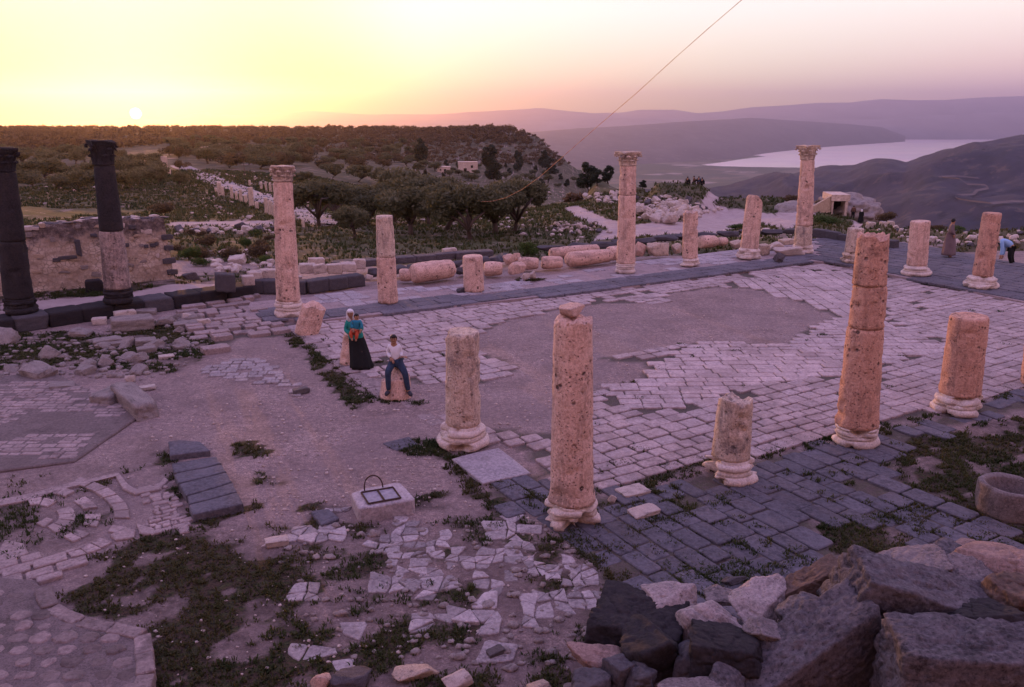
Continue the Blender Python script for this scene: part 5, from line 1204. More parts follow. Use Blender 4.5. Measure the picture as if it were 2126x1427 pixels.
def crownmesh(name, mat, seed, blobs, n, size, flat=1.0):
    V, F, T = leaf_cloud(seed, blobs, n, size, flat); me = bpy.data.meshes.new(name); me.from_pydata(V.tolist(), [], F.tolist())
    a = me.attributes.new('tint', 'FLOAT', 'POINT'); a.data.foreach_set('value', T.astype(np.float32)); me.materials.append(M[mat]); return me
def trunkmesh(seed, tips, r0, fork=.35, mat='bark', lean=.2):
    r_ = random.Random(seed); base = Vector((0, 0, -.3)); f = Vector((r_.uniform(-lean, lean), r_.uniform(-lean, lean), fork)); parts = []
    parts.append(tube([base, base.lerp(f, .5) + Vector((r_.uniform(-.06, .06), r_.uniform(-.06, .06), .05)), f], [r0 * 1.35, r0, r0 * .85], 8))
    for t_ in tips:
        t_ = Vector(t_); m = f.lerp(t_, .5) + Vector((r_.gauss(0, .12), r_.gauss(0, .12), r_.uniform(-.05, .2)))
        parts.append(tube([f - Vector((0, 0, .05)), f.lerp(m, .5) + Vector((r_.gauss(0, .05), 0, 0)), m, t_], [r0 * .62, r0 * .5, r0 * .36, r0 * .10], 6))
    V, F = join(parts); me = bpy.data.meshes.new('trunk'); me.from_pydata(V, [], F); me.shade_smooth(); me.materials.append(M[mat]); return me
# unit trees: about 1 tall
def olive_variant(seed, n=5200, size=.034, mat='olive', wide=.62):
    r_ = random.Random(seed); bl = []
    for k in range(11):
        a = r_.random() * 6.28; q = math.sqrt(r_.random()) * wide * .72
        bl.append((q * math.cos(a), q * math.sin(a), .62 + r_.uniform(-.16, .14) - q * .16, r_.uniform(.15, .26)))
    bl.append((0, 0, .66, .28))
    return trunkmesh(seed, [(b_[0] * .8, b_[1] * .8, b_[2] - .02) for b_ in bl[:7]], .045, .22, lean=.12), crownmesh('crown', mat, seed, bl, n, size, .8)
def pine_variant(seed, n=4200):
    r_ = random.Random(seed); bl = []
    for k in range(14):
        z = .22 + .76 * k / 13; w_ = .26 * (1 - ((z - .3) / .85) ** 2 * .75) * r_.uniform(.6, 1.15); a = r_.random() * 6.28
        bl.append((w_ * .7 * math.cos(a), w_ * .7 * math.sin(a), z, r_.uniform(.10, .17) * (1.25 - z * .5)))
    return trunkmesh(seed, [(0, 0, .9), (.1, 0, .6), (-.1, .05, .5)], .035, .2, lean=.03), crownmesh('crown', 'pine', seed, bl, n, .030, 1.0)
def bush_variant(seed, mat, n=1500, size=.05):
    r_ = random.Random(seed); bl = []
    for k in range(8):
        a = r_.random() * 6.28; q = math.sqrt(r_.random()) * .42; bl.append((q * math.cos(a), q * math.sin(a), .42 + r_.uniform(-.15, .18), r_.uniform(.22, .36)))
    return trunkmesh(seed, [(b_[0] * .7, b_[1] * .7, b_[2]) for b_ in bl[:4]], .03, .1), crownmesh('crown', mat, seed, bl, n, size, .8)
KIND = {'olive': [olive_variant(s_) for s_ in range(4)], 'oliveb': [olive_variant(20 + s_, 1700, .055) for s_ in range(5)], 'pine': [pine_variant(s_ + 40) for s_ in range(3)],
        'scrub': [bush_variant(60 + s_, 'scrub') for s_ in range(4)], 'bush': [bush_variant(70 + s_, 'bush', 2600, .04) for s_ in range(2)], 'oscrub': [bush_variant(80 + s_, 'olive', 1500) for s_ in range(4)]}
def tree(px, py, hpx, kind, label, cat='tree', name=None, group=None, wide=1.0, var=None, ymin=26, loc=None):
    h = loc if loc else hit(px, py, ymin)
    if h is None: return None
    Hm = hpx * fwd(h) / FPX
    e = empty(name or {'olive': 'olive_tree', 'oliveb': 'olive_tree', 'pine': 'conifer_tree', 'scrub': 'bush', 'bush': 'bush', 'oscrub': 'bush'}[kind], h, (0, 0, rnd.random() * 6.28), label, cat, group)
    tm, cm = KIND[kind][rnd.randrange(len(KIND[kind])) if var is None else var]
    e.scale = (Hm * wide, Hm * wide, Hm)
    for nm, me in (('trunk', tm), ('crown', cm)):
        o = bpy.data.objects.new(nm, me); COL.objects.link(o); o.parent = e
    return e
# the olive grove behind the back row: foot x, foot y, height in the photograph
GR = [(665, 470, 108, 1.15, 'broad olive tree at the street end of the grove'), (737, 498, 78, 1.0, 'small olive tree in front of the grove with a thin bent trunk'), (760, 468, 92, 1.15, 'olive tree between the small front one and the second back column'),
      (848, 488, 112, 1.1, 'olive tree standing right beside the second back column'), (890, 468, 118, 1.05, 'olive tree with twin stems in the middle of the grove'), (925, 478, 112, 1.15, 'olive tree in the middle of the grove, crown touching its neighbours'),
      (975, 497, 128, 1.1, 'olive tree with a bright bare trunk standing forward in the grove'), (1035, 486, 118, 1.1, 'olive tree with dark straight stems beside the bare trunked one'), (1070, 482, 122, .95, 'outer olive tree of the grove with a branching leaning trunk'),
      (820, 462, 100, 1.1, 'olive tree behind the second back column'), (700, 455, 84, 1.1, 'olive tree peeping out behind the broad one')]
for k, (px, py, hp, wd, lb) in enumerate(GR):
    tree(px, py, hp, 'olive', lb, 'olive tree', group='olive grove behind the court', wide=wd, var=k % 4)
for px, py, hp, kd, wd, lb in [(877, 345, 52, 'pine', 1.0, 'tall dark conifer rising alone above the orchard'), (1017, 362, 56, 'pine', 1.15, 'dark conifer beside the small square stone house'), (1025, 380, 48, 'pine', 1.3, 'wide conifer in front of the dark one by the stone house'),
      (1076, 360, 42, 'pine', .9, 'slim conifer before the rocky hillside'), (1128, 350, 34, 'pine', 1.1, 'small conifer near the end of the rocky hillside'), (1140, 368, 36, 'pine', 1.6, 'low spreading conifer below the slanting rope'),
      (1262, 382, 34, 'pine', 1.5, 'dark conifer touching the tall jointed column'), (1238, 388, 30, 'pine', 1.6, 'dark bushy tree beside the conifer by the tall jointed column'), (1335, 389, 16, 'pine', 2.0, 'low dark bush just past the tall jointed column'),
      (1097, 535, 40, 'bush', .95, 'round bright green bush growing among the fallen drums'), (330, 448, 34, 'scrub', 1.5, 'dark brown bush behind the corner of the ruined wall'), (1640, 420, 26, 'scrub', 1.1, 'bare greyish bush between slanting column and corner column'),
      (1706, 414, 24, 'scrub', 1.6, 'rounded brown bush above the bunker bank'), (1838, 452, 28, 'scrub', 1.2, 'dark weedy bush on the slope edge past the bunker'), (840, 420, 78, 'oliveb', 1.2, 'reddish crowned tree rising behind the grove'),
      (690, 372, 36, 'oliveb', 1.3, 'round olive tree in the meadow beyond the grove'), (630, 380, 26, 'oliveb', 1.4, 'olive tree beside the ruins across the street'), (745, 378, 40, 'oliveb', 1.3, 'dark olive tree on the light green meadow'), (790, 380, 34, 'oliveb', 1.3, 'olive tree next to the dark one on the light green meadow'),
      (1560, 470, 14, 'bush', 2.4, 'low green weeds beyond the slanting broken column'), (1525, 478, 16, 'bush', 2.2, 'clump of green weeds left of the slanting broken column'), (1830, 500, 26, 'bush', 1.8, 'green weeds behind the half hidden grey column'), (1720, 470, 24, 'bush', 2.2, 'green clump next to the far corner column'),
      (1940, 478, 14, 'scrub', 2.2, 'weeds behind the man in the long robe'), (1990, 476, 14, 'bush', 2.2, 'green weeds left of the medium leaning column'), (378, 352, 24, 'scrub', 1.2, 'bush beside the far ruined pier'), (375, 385, 30, 'oliveb', 1.3, 'dark round tree at the start of the paved street'), (320, 350, 26, 'oliveb', 1.3, 'tree beside the red lit street end')]:
    tree(px, py, hp, kd, lb, 'conifer' if kd == 'pine' else ('bush' if kd in ('bush', 'scrub') else 'olive tree'), wide=wd)
SEC = [(60, ', beside the edge'), (160, ', between dark columns'), (230, ', behind the pale-drummed column'), (330, ', left of the street'), (450, ', around the street'), (560, ', beyond the street columns'), (640, ', behind the capital column'), (740, ', above the broad olive'), (830, ', above the two-drum column'), (920, ', by the lone conifer'), (1010, ', by the houses'), (1100, ', by the slim conifer'), (3000, ', toward the hill end')]
def orchard(label, group, poly, n, h0, h1, kinds, seed, cat='olive tree', name='olive_tree', mind=16):
    r_ = random.Random(seed); xs = [p[0] for p in poly]; ys = [p[1] for p in poly]; pts = []; tr = 0
    while len(pts) < n and tr < n * 80:
        tr += 1; px, py = r_.uniform(min(xs), max(xs)), r_.uniform(min(ys), max(ys))
        if not inpoly([px], [py], poly)[0] or any(abs(px - a) < mind * ((py - 240) / 100) and abs(py - b_) < mind * .35 * ((py - 240) / 100) for a, b_ in pts): continue
        pts.append((px, py)); k_ = r_.choice(kinds); sc = r_.uniform(h0, h1)
        h = hit(px, py)
        if h is None: continue
        wd_ = r_.uniform(1.0, 1.5); yy = (py - min(ys)) / (max(ys) - min(ys)); u = (sc - h0) / (h1 - h0)
        fl = 'conifer' if k_ == 'pine' else 'brown bush' if k_ == 'scrub' else 'shrubby olive' if k_ == 'oscrub' else 'green bush' if k_ == 'bush' else 'olive'
        lb = ('low ' if u < .33 else 'tall ' if u > .66 else '') + ('broad ' if wd_ > 1.25 else 'narrow ') + fl + ' in the ' + ('rear' if yy < .3 else 'second' if yy < .5 else 'third' if yy < .75 else 'front') + ' row of the ' + label + next(q[1] for q in SEC if px < q[0])
        tree(px, py, sc / fwd(h) * FPX, k_, lb, cat if k_ != 'pine' else 'conifer', 'conifer_tree' if k_ == 'pine' else name, group, wide=wd_, loc=h)
orchard('dark-column orchard', 'orchard behind the dark columns', [(-20, 320), (190, 320), (330, 335), (330, 392), (230, 402), (100, 400), (-20, 400)], 56, 3.0, 4.6, ['oliveb', 'oliveb', 'oscrub'], 1, mind=17)
orchard('scrub belt', 'scrub belt beyond the street', [(350, 300), (560, 300), (620, 350), (520, 358), (420, 345), (340, 330)], 48, 3.4, 5.4, ['oliveb', 'oscrub', 'scrub'], 2, mind=13)
orchard('wooded slope', 'wooded slope above the grove', [(560, 298), (860, 300), (870, 345), (760, 352), (640, 358), (560, 345)], 62, 3.6, 5.6, ['oliveb', 'oscrub', 'scrub', 'oliveb'], 3, mind=13)
orchard('hill foot', 'trees below the rocky hill', [(860, 345), (1060, 350), (1240, 385), (1130, 395), (980, 378), (860, 372)], 40, 2.6, 4.6, ['oliveb', 'pine', 'oscrub'], 4, mind=13)
orchard('meadow scrub', 'scrub in the meadow', [(370, 490), (560, 490), (560, 555), (430, 560), (370, 540)], 16, .45, .9, ['scrub', 'bush'], 5, 'bush', 'bush', 9)
# far plateau woods: countless
r_ = np.random.RandomState(5); Vs, Fs, Ts = [], [], []; nb = 0
for (poly, n, s_) in (([(-40, 266), (1100, 267), (1100, 300), (600, 302), (350, 303), (-40, 322)], 2300, 4.2), ([(560, 280), (1180, 272), (1230, 350), (1100, 345), (900, 340), (700, 335)], 900, 2.6)):
    c_ = 0
    for _ in range(n * 4):
        if c_ >= n: break
        px = r_.uniform(poly[0][0] if s_ > 3 else 560, 1235); py = r_.uniform(265.5, 350) if s_ < 3 else 265.8 + 56 * r_.rand() ** 2.0
        if not inpoly([px], [py], poly)[0]: continue
        h = hit(px, py, 150)
        if h is None: continue
        k_ = int(70); sz = s_ * r_.uniform(.6, 1.25)
        V, F, T = leaf_cloud(int(r_.randint(1e6)), [(0, 0, .45, .42), (.25, .1, .35, .3), (-.25, -.1, .35, .3)], 46, .17, .8)
        V = V * sz * np.array([1.15, 1.15, 1]) + np.array(h[:]); Vs.append(V); Fs.append(F + nb); Ts.append(T); nb += len(V); c_ += 1
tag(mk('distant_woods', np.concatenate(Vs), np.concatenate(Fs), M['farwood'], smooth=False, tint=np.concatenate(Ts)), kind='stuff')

# ---------------------------------------------------------------- grass and weeds
def grass(name, n, xr, yr, hr, wr, seed, thr=.3, blades=7, extra=None):
    r_ = np.random.RandomState(seed); X = r_.uniform(*xr, n); Y = yr[0] + (yr[1] - yr[0]) * r_.rand(n) ** 1.2; Z = H(X, Y)
    g, _ = turf(X, Y, Z); px, py = proj(X, Y, Z); keep = (g > thr * r_.uniform(.5, 1.6, n)) & (px > -80) & (px < 2210) & (py < 1520)
    if extra is not None: X = np.concatenate([X[keep], extra[:, 0]]); Y = np.concatenate([Y[keep], extra[:, 1]]); Z = np.concatenate([Z[keep], extra[:, 2]])
    else: X, Y, Z = X[keep], Y[keep], Z[keep]
    if name == 'turf_near':
        fl_ = {(int(v[0] / .13 + 999), int(v[1] / .13)) for v in pf.V}; ok_ = np.array([(int(a / .13 + 999), int(b2 / .13)) not in fl_ for a, b2 in zip(X, Y)]); X, Y, Z = X[ok_], Y[ok_], Z[ok_]
    m = len(X); b_ = blades; X = np.repeat(X, b_); Y = np.repeat(Y, b_); Z = np.repeat(Z, b_); k = len(X)
    pat = fbm(X * .7, Y * .7, 3, 77); sc = np.interp(Y, [5, 30, 60, 130, 200], [1, 1.3, 2.0, 3.2, 5]); hh = r_.uniform(hr[0], hr[1], k) * sc * (.6 + .9 * pat)
    a = r_.uniform(0, 6.28, k); sp = r_.uniform(0, .05, k) * sc; bx = X + np.cos(a) * sp; by = Y + np.sin(a) * sp; ln = r_.uniform(.3, 1.3, k) * hh
    w_ = r_.uniform(*wr, k) * sc; ca, sa = np.cos(a), np.sin(a)
    B0 = np.stack([bx - sa * w_, by + ca * w_, Z - .01], 1); B1 = np.stack([bx + sa * w_, by - ca * w_, Z - .01], 1)
    Mx = bx + ca * ln * .4; My = by + sa * ln * .4
    C0 = np.stack([Mx - sa * w_ * .9, My + ca * w_ * .9, Z + hh * .7], 1); C1 = np.stack([Mx + sa * w_ * .9, My - ca * w_ * .9, Z + hh * .7], 1)
    Tp = np.stack([bx + ca * ln, by + sa * ln, Z + hh], 1)
    V = np.stack([B0, B1, C1, C0, Tp], 1).reshape(-1, 3); i = np.arange(k) * 5
    F = [[q, q + 1, q + 2, q + 3] for q in i.tolist()] + [[q + 3, q + 2, q + 4] for q in i.tolist()]
    T = np.repeat(np.clip((1 - pat) * 1.5 - .45 + r_.normal(0, .25, k), 0, 1), 5)
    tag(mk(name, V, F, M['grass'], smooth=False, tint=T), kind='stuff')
# weeds in the joints of the paving
jw = []
r_ = np.random.RandomState(3)
for (a, b_, n, sp, z_) in ([(1250, 1028), (1560, 946), 60, .12, 0], [(1560, 946), (1860, 884), 60, .1, 0], [(1860, 884), (2126, 802), 50, .12, 0], [(1200, 1060), (1400, 1065), 40, .3, 0], [(1180, 1130), (1290, 1230), 60, .15, 0], [(1290, 1110), (1560, 1020), 40, .1, 0], [(600, 690), (790, 836), 90, .12, 0], [(940, 950), (1040, 1050), 30, .15, 0],
                        [(1400, 1200), (1560, 1200), 60, .2, 0], [(1060, 1010), (1120, 1035), 14, .05, 0], [(1330, 985), (1420, 965), 14, .1, 0], [(790, 836), (870, 838), 16, .06, 0], [(1540, 590), (1700, 560), 10, .1, 0], [(1700, 545), (2126, 632), 14, .05, 0], [(1080, 590), (1120, 588), 20, .1, zw], [(850, 940), (900, 920), 30, .15, 0], [(1260, 1145), (1500, 1130), 20, .4, 0]):
    A, B = at(*a), at(*b_)
    for _ in range(int(n)):
        p = A.lerp(B, r_.rand()); q_ = np.array([p.x + r_.normal(0, sp), p.y + r_.normal(0, sp), z_])
        for _2 in range(5): jw.append(q_ + np.array([r_.normal(0, .05), r_.normal(0, .05), 0]))
for poly, n in ((BWALK, 170), (COURT, 90)):
    xs = [p[0] for p in poly]; ys = [p[1] for p in poly]
    for _ in range(n * 3):
        px, py = r_.uniform(min(xs), max(xs)), r_.uniform(min(ys), max(ys))
        if not inpoly([px], [py], poly)[0] or (poly is COURT and inpoly([px], [py], BARE)[0]): continue
        p = at(px, py)
        if vnoise(p.x * .8, p.y * .8, 91) < .5: continue
        for _2 in range(6): jw.append(np.array([p.x + r_.normal(0, .07), p.y + r_.normal(0, .05), 0.015]))
grass('turf_near', 120000, (-16, 14), (6.2, 27), (.015, .05), (.005, .011), 1, .30, 7, np.array(jw))
grass('meadow_grass', 26000, (-40, 45), (26, 110), (.05, .13), (.008, .02), 2, .3, 6)
grass('field_grass', 16000, (-80, 0), (100, 200), (.05, .12), (.01, .03), 4, .25, 5)
# ---------------------------------------------------------------- paved street with its columns
M['street'] = stone('street_basalt', (.10, .085, .10), (.19, .16, .185), (.29, .25, .27), 1.2, (.1, .085, .1), .5, 0, 8, .6, rnd_=False)
def ribbon(name, pts, w0, mat, lift=.08, n=60, kind='structure'):
    P = [hit(*p) for p in pts]; V = []; F = []
    for i in range(n):
        u = i / (n - 1) * (len(P) - 1); k = min(int(u), len(P) - 2); p = P[k].lerp(P[k + 1], u - k); d = (P[k + 1] - P[k]); d.z = 0; d.normalize(); s_ = Vector((-d.y, d.x, 0))
        for j in range(9):
            q_ = p + s_ * (j / 8 - .5) * w0; V.append((q_.x, q_.y, float(H(q_.x, q_.y, True)) + lift - (.25 if j in (0, 8) else 0)))
    for i in range(n - 1):
        for j in range(8): a = i * 9 + j; F.append([a, a + 1, a + 10, a + 9])
    return tag(mk(name, V, F, mat), kind=kind)
ribbon('street', [(712, 468), (650, 446), (590, 425), (520, 402), (450, 378), (412, 360), (372, 344)], 5.5, M['street'], .12, 110)
def lowcol(px, py, hpx, wpx, label, seed, mat='limegrey', group='broken columns along the paved street'):
    P = hit(px, py); f_ = fwd(P); h_ = hpx * f_ / FPX; r_ = wpx / 2 * f_ / FPX
    o = drum('street_column', M[mat], None, -.4, h_, r_, r_ * .94, 'rough', seed, dz=.25, seg=14, rough=.02); o.location = P; tag(o, label, 'column', group)
for k, (px, py, h_, w_) in enumerate([(449, 402, 12, 6), (457, 405, 26, 9), (463, 408, 20, 7), (482, 414, 26, 6), (492, 417, 20, 6), (501, 420, 26, 7), (511, 424, 18, 8), (523, 432, 42, 11), (534, 436, 16, 8), (554, 446, 34, 9), (563, 450, 34, 8), (571, 454, 30, 8), (630, 472, 18, 7)]):
    lowcol(px, py, h_, w_, ORD[k] + ' broken column on the near side of the paved street, counted from its far end', 200 + k)
for k, (px, py, h_, w_) in enumerate([(519, 388, 14, 5), (543, 395, 16, 6), (553, 398, 18, 5), (562, 400, 20, 6), (570, 403, 18, 5), (618, 412, 20, 6), (628, 420, 14, 6), (640, 432, 14, 5), (344, 362, 36, 13), (352, 366, 14, 8)]):
    lowcol(px, py, h_, w_, ORD[k] + ' upright stone on the far side of the paved street, counted from the distant end', 230 + k, group='upright stones beyond the paved street')
p = hit(508, 372); Vp, Fp = tube([p + Vector((0, 0, -.3)), p + Vector((.1, 0, 2)), p + Vector((.05, 0, 3.6))], [.09, .08, .06], 6); tag(mk('wooden_post', Vp, Fp, M['bark']), 'thin bare wooden post standing beyond the paved street', 'post')

# ---------------------------------------------------------------- ruined wall
wz = .42; A = at(-260, 640, wz); B = at(363, 578, wz); wd_ = (B - A).normalized(); wn_ = Vector((-wd_.y, wd_.x, 0)); Lw = (B - A).length
e = empty('ruined_wall', A, (0, 0, math.atan2(wd_.y, wd_.x)), 'long ruined wall of tan rubble masonry with black quoins behind the dark columns', 'wall')
hR = (ad(345, 438, B.y) - B).length; nx, nz = 150, 30; V = []
tops = [hR * (.97 + .03 * math.sin(i * .07)) + .07 * float(vnoise(i * .35, 3, 4)) - .05 + (.05 if i > 140 else 0) for i in range(nx)]
THK = .75
def wp(i, j):
    x = Lw * i / (nx - 1); z = tops[i] * j / (nz - 1) - .15
    if i > nx - 5: x -= (.25 - .25 * (1 - j / nz)) * .6 * (i - nx + 5) / 4
    n = mn.fractal(Vector((x * 1.6, z * 1.6, 3)), 1, 2, 4) * .05 + mn.fractal(Vector((x * 6, z * 6, 9)), 1, 2, 3) * .02
    return x, z, n
for j in range(nz):
    for i in range(nx): x, z, n = wp(i, j); V.append((x, n, z))
m_ = 5
for j in range(1, m_ + 1):
    for i in range(nx):
        x, z, n = wp(i, nz - 1); V.append((x, THK * j / m_, z + mn.fractal(Vector((x * 2.5, j, 1)), 1, 2, 4) * .07))
for j in range(1, nz):
    for i in range(nx): x, z, n = wp(i, nz - 1 - j); V.append((x, THK - n, z))
F = grid_faces(nz + m_ + nz - 1, nx).tolist(); rows = nz + m_ + nz - 1
F.append([j * nx + nx - 1 for j in range(rows)]); F.append([j * nx for j in range(rows)][::-1])
bm_ = NB('wall_plaster_and_rubble'); c = bm_.coord(False); n1 = bm_.noise(c, 1.3, 8, .7); n2 = bm_.noise(c, 9, 6, .7); vo = bm_.voro(c, 5.5); sp2 = bm_.n('ShaderNodeSeparateXYZ'); bm_.L.new(c, sp2.inputs[0])
colw = bm_.ramp(n1, [(.35, (.30, .22, .18)), (.5, (.45, .35, .29)), (.65, (.55, .45, .39))])
upper = bm_.math('ADD', sp2.outputs[2], bm_.math('MULTIPLY', bm_.math('SUBTRACT', n1, .5), 1.8))
colw = bm_.mix(bm_.rng(upper, hR * .62, hR * .74), colw, bm_.ramp(bm_.noise(c, 4, 6, .8), [(.35, (.05, .04, .045)), (.5, (.13, .10, .10)), (.66, (.30, .24, .22))]))
colw = bm_.mix(bm_.math('MULTIPLY', bm_.rng(bm_.noise(c, 2.6, 5, .7, .2), .62, .67), .7), colw, (.045, .038, .04)); colw = bm_.mix(bm_.math('MULTIPLY', bm_.rng(bm_.voro(c, 6.5, 'DISTANCE_TO_EDGE'), .02, .10, 1, 0), bm_.rng(bm_.noise(c, 1.3, 5, .7), .38, .60, .1, .65)), colw, (.08, .06, .055))
bm_.bump(bm_.math('ADD', n2, vo), .8, .05); bm_.fin(colw, .95)
mk('masonry', V, F, bm_.m, e)
for k, (fx, fz, sx, sz) in enumerate([(.992, .10, .34, .16), (.985, .27, .42, .18), (.99, .46, .30, .15), (.988, .62, .38, .17), (.93, .52, .17, .12), (.905, .51, .14, .12), (.945, .53, .12, .10), (.83, .55, .20, .12), (.62, .44, .55, .10), (.58, .42, .22, .12), (.66, .58, .16, .5), (.72, .72, .2, .1), (.86, .80, .22, .12), (.48, .6, .2, .14), (.40, .35, .3, .12)]):
    o = bpy.data.objects.new('dark_stone', lib('block', 'basalt', k % 6, 3)); COL.objects.link(o); o.parent = e; o.location = (Lw * fx, .01, hR * fz); o.scale = (sx * .55, .09, sz * .6); o.rotation_euler = (0, rnd.gauss(0, .05), 0)
for k in range(38):
    o = bpy.data.objects.new('facing_stone', lib('block' if k % 3 else 'rock', ['rubble', 'plaster', 'duskrubble', 'plaster', 'duskrubble'][k % 5], k % 6, 3)); COL.objects.link(o); o.parent = e; u = rnd.random(); v_ = rnd.random() ** .6
    o.location = (Lw * (.45 + .53 * u), .03, hR * v_ * .92); o.scale = (rnd.uniform(.08, .20), .07, rnd.uniform(.05, .10)); o.rotation_euler = (0, rnd.gauss(0, .12), 0)
for k in range(46):
    o = bpy.data.objects.new('coping_stone', lib('rock', 'rubble' if k % 3 else 'grey', k % 6, 3)); COL.objects.link(o); o.parent = e; u = (k + rnd.random()) / 46
    o.location = (Lw * u * .99, rnd.uniform(.1, .6), tops[int(u * (nx - 1))] - .13); o.scale = (rnd.uniform(.12, .25), rnd.uniform(.1, .2), rnd.uniform(.02, .045)); o.rotation_euler = (0, 0, rnd.random() * 6)

# ---------------------------------------------------------------- small stone houses and the bunker
M['house'] = stone('house_stone', (.28, .20, .17), (.40, .30, .26), (.50, .40, .36), .35, (.12, .09, .08), .5, 0, 8, .5)
def house(x0, y0, x1, y1, label, door=(.5, .2), wins=(.2, .8), depth=6, tank=False, rot=.1):
    P = hit((x0 + x1) / 2, y1); f_ = fwd(P); W = (x1 - x0) * f_ / FPX; Hh = (y1 - y0) * f_ / FPX
    e = empty('stone_house', P, (0, 0, rot), label, 'house'); dx, dw = door; dh = min(Hh * .7, 2.0)
    cuts = sorted([(W * (dx - .5) - dw * W / 2, W * (dx - .5) + dw * W / 2, 0, dh)] + [(W * (q - .5) - .06 * W, W * (q - .5) + .06 * W, Hh * .45, Hh * .72) for q in wins])
    parts = []; x = -W / 2
    for a, b_, z0, z1 in cuts:
        parts.append(box(x, 0, -1.5, a, .4, Hh)); parts.append(box(a, .0, z1, b_, .4, Hh));
        if z0 > 0: parts.append(box(a, .0, -1.5, b_, .4, z0))
        x = b_
    parts.append(box(x, 0, -1.5, W / 2, .4, Hh)); parts.append(box(-W / 2, .4, -1.5, -W / 2 + .4, depth, Hh)); parts.append(box(W / 2 - .4, .4, -1.5, W / 2, depth, Hh)); parts.append(box(-W / 2 + .4, depth - .4, -1.5, W / 2 - .4, depth, Hh)); parts.append(box(-W / 2 + .4, 1.5, -.5, W / 2 - .4, 1.6, Hh - .1))
    V, F = join(parts); mk('wall', V, F, M['house'], e, smooth=False)
    V, F = box(-W / 2 - .15, -.15, Hh + .003, W / 2 + .15, depth + .15, Hh + .28); mk('roof', V, F, M['house'], e, smooth=False)
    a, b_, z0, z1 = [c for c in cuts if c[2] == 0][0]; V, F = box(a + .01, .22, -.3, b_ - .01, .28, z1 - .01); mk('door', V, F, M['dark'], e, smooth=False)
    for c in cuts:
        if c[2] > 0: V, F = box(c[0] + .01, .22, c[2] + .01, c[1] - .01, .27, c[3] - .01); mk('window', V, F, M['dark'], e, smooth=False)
    if tank: V, F = lathe([(.5, 0), (.55, .1), (.55, 1.0), (.4, 1.15)], 14); o = mk('water_tank', V, F, M['house'], e); o.location = (W * .1, 1.5, Hh + .28)
house(952, 339, 992, 359, 'small square stone house before the rocky hill', (.35, .16), (.7,), 7)
house(908, 349, 935, 361, 'low roofless looking stone hut beside the square stone house', (.6, .2), (.25,), 5)
house(418, 308, 478, 322, 'long low house with a roof tank in the sunset orchard', (.45, .1), (.2, .75), 9, True, -.05)
Pk = hit(1742, 447); f_ = fwd(Pk); e = empty('bunker', Pk, (0, 0, -.12), 'low concrete bunker with a dark square doorway built into the bank', 'bunker'); u_ = f_ / FPX
def bx(x0, x1, y0, y1, z0, z1): return box(x0 * u_, y0, z0 * u_, x1 * u_, y1, z1 * u_)
V, F = join([bx(-17, -13, .0, 3.5, -10, 31), bx(10, 15, -.05, 3.5, -10, 31)]); mk('jamb', V, F, M['house'], e, smooth=False)
V, F = join([bx(-19, 18, -.12, 3.6, 31.2, 44)]); mk('lintel', V, F, M['house'], e, smooth=False)
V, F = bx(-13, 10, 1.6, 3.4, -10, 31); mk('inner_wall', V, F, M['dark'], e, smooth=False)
Vw = [(-17 * u_, .1, -10 * u_), (-62 * u_, -1.5, -10 * u_), (-62 * u_, -1.5, 22 * u_), (-17 * u_, .1, 42 * u_)]; Vw += [(x, y + .5, z) for x, y, z in Vw]
mk('wing_wall', Vw, [[0, 1, 2, 3], [7, 6, 5, 4], [3, 2, 6, 7], [1, 5, 6, 2], [0, 3, 7, 4]], M['plaster'], e, smooth=False)
D, F = ico(5); Vm = D * (1 + noise3(D, 2, .22, 5, 5) + noise3(D, 9, .06, 8, 3))[:, None] * np.array([66 * u_, 4.5, 40 * u_]); o = mk('earth_bank', Vm, F, M['duskrubble']); o.location = Pk + Vector((50 * u_, 4.4, -3 * u_)); tag(o, kind='structure')
D, F = ico(5); Vm = D * (1 + noise3(D, 2, .12, 15, 5))[:, None] * np.array([60 * u_, 3.5, 26 * u_]); o = mk('earth_bank', Vm, F, M['duskrubble']); o.location = Pk + Vector((-55 * u_, 3.6, -2 * u_)); tag(o, kind='structure')

# ---------------------------------------------------------------- people
M['skin'] = plain('brown_skin', (.30, .155, .10), .6, 0, .08); M['hair'] = plain('black_hair', (.012, .010, .010), .6)
M['teal'] = plain('green_teal_cloth', (.015, .20, .17), .85, 0, .2); M['blueteal'] = plain('blue_teal_cloth', (.02, .17, .26), .85, 0, .2); M['black'] = plain('black_cloth', (.008, .008, .009), .9)
M['whitecloth'] = plain('white_cloth', (.62, .60, .66), .85, 0, .08); M['jean'] = plain('dark_blue_jeans', (.025, .04, .075), .9, 0, .3); M['redcloth'] = plain('orange_red_cloth', (.42, .07, .035), .85, 0, .15)
M['robe'] = plain('grey_brown_robe', (.15, .105, .115), .9, 0, .15, 3); M['ltblue'] = plain('light_blue_shirt', (.25, .42, .70), .85, 0, .1, 4); M['shoe'] = plain('dark_shoes', (.03, .03, .045), .6); M['brown'] = plain('brown_cloth', (.10, .05, .035), .9)
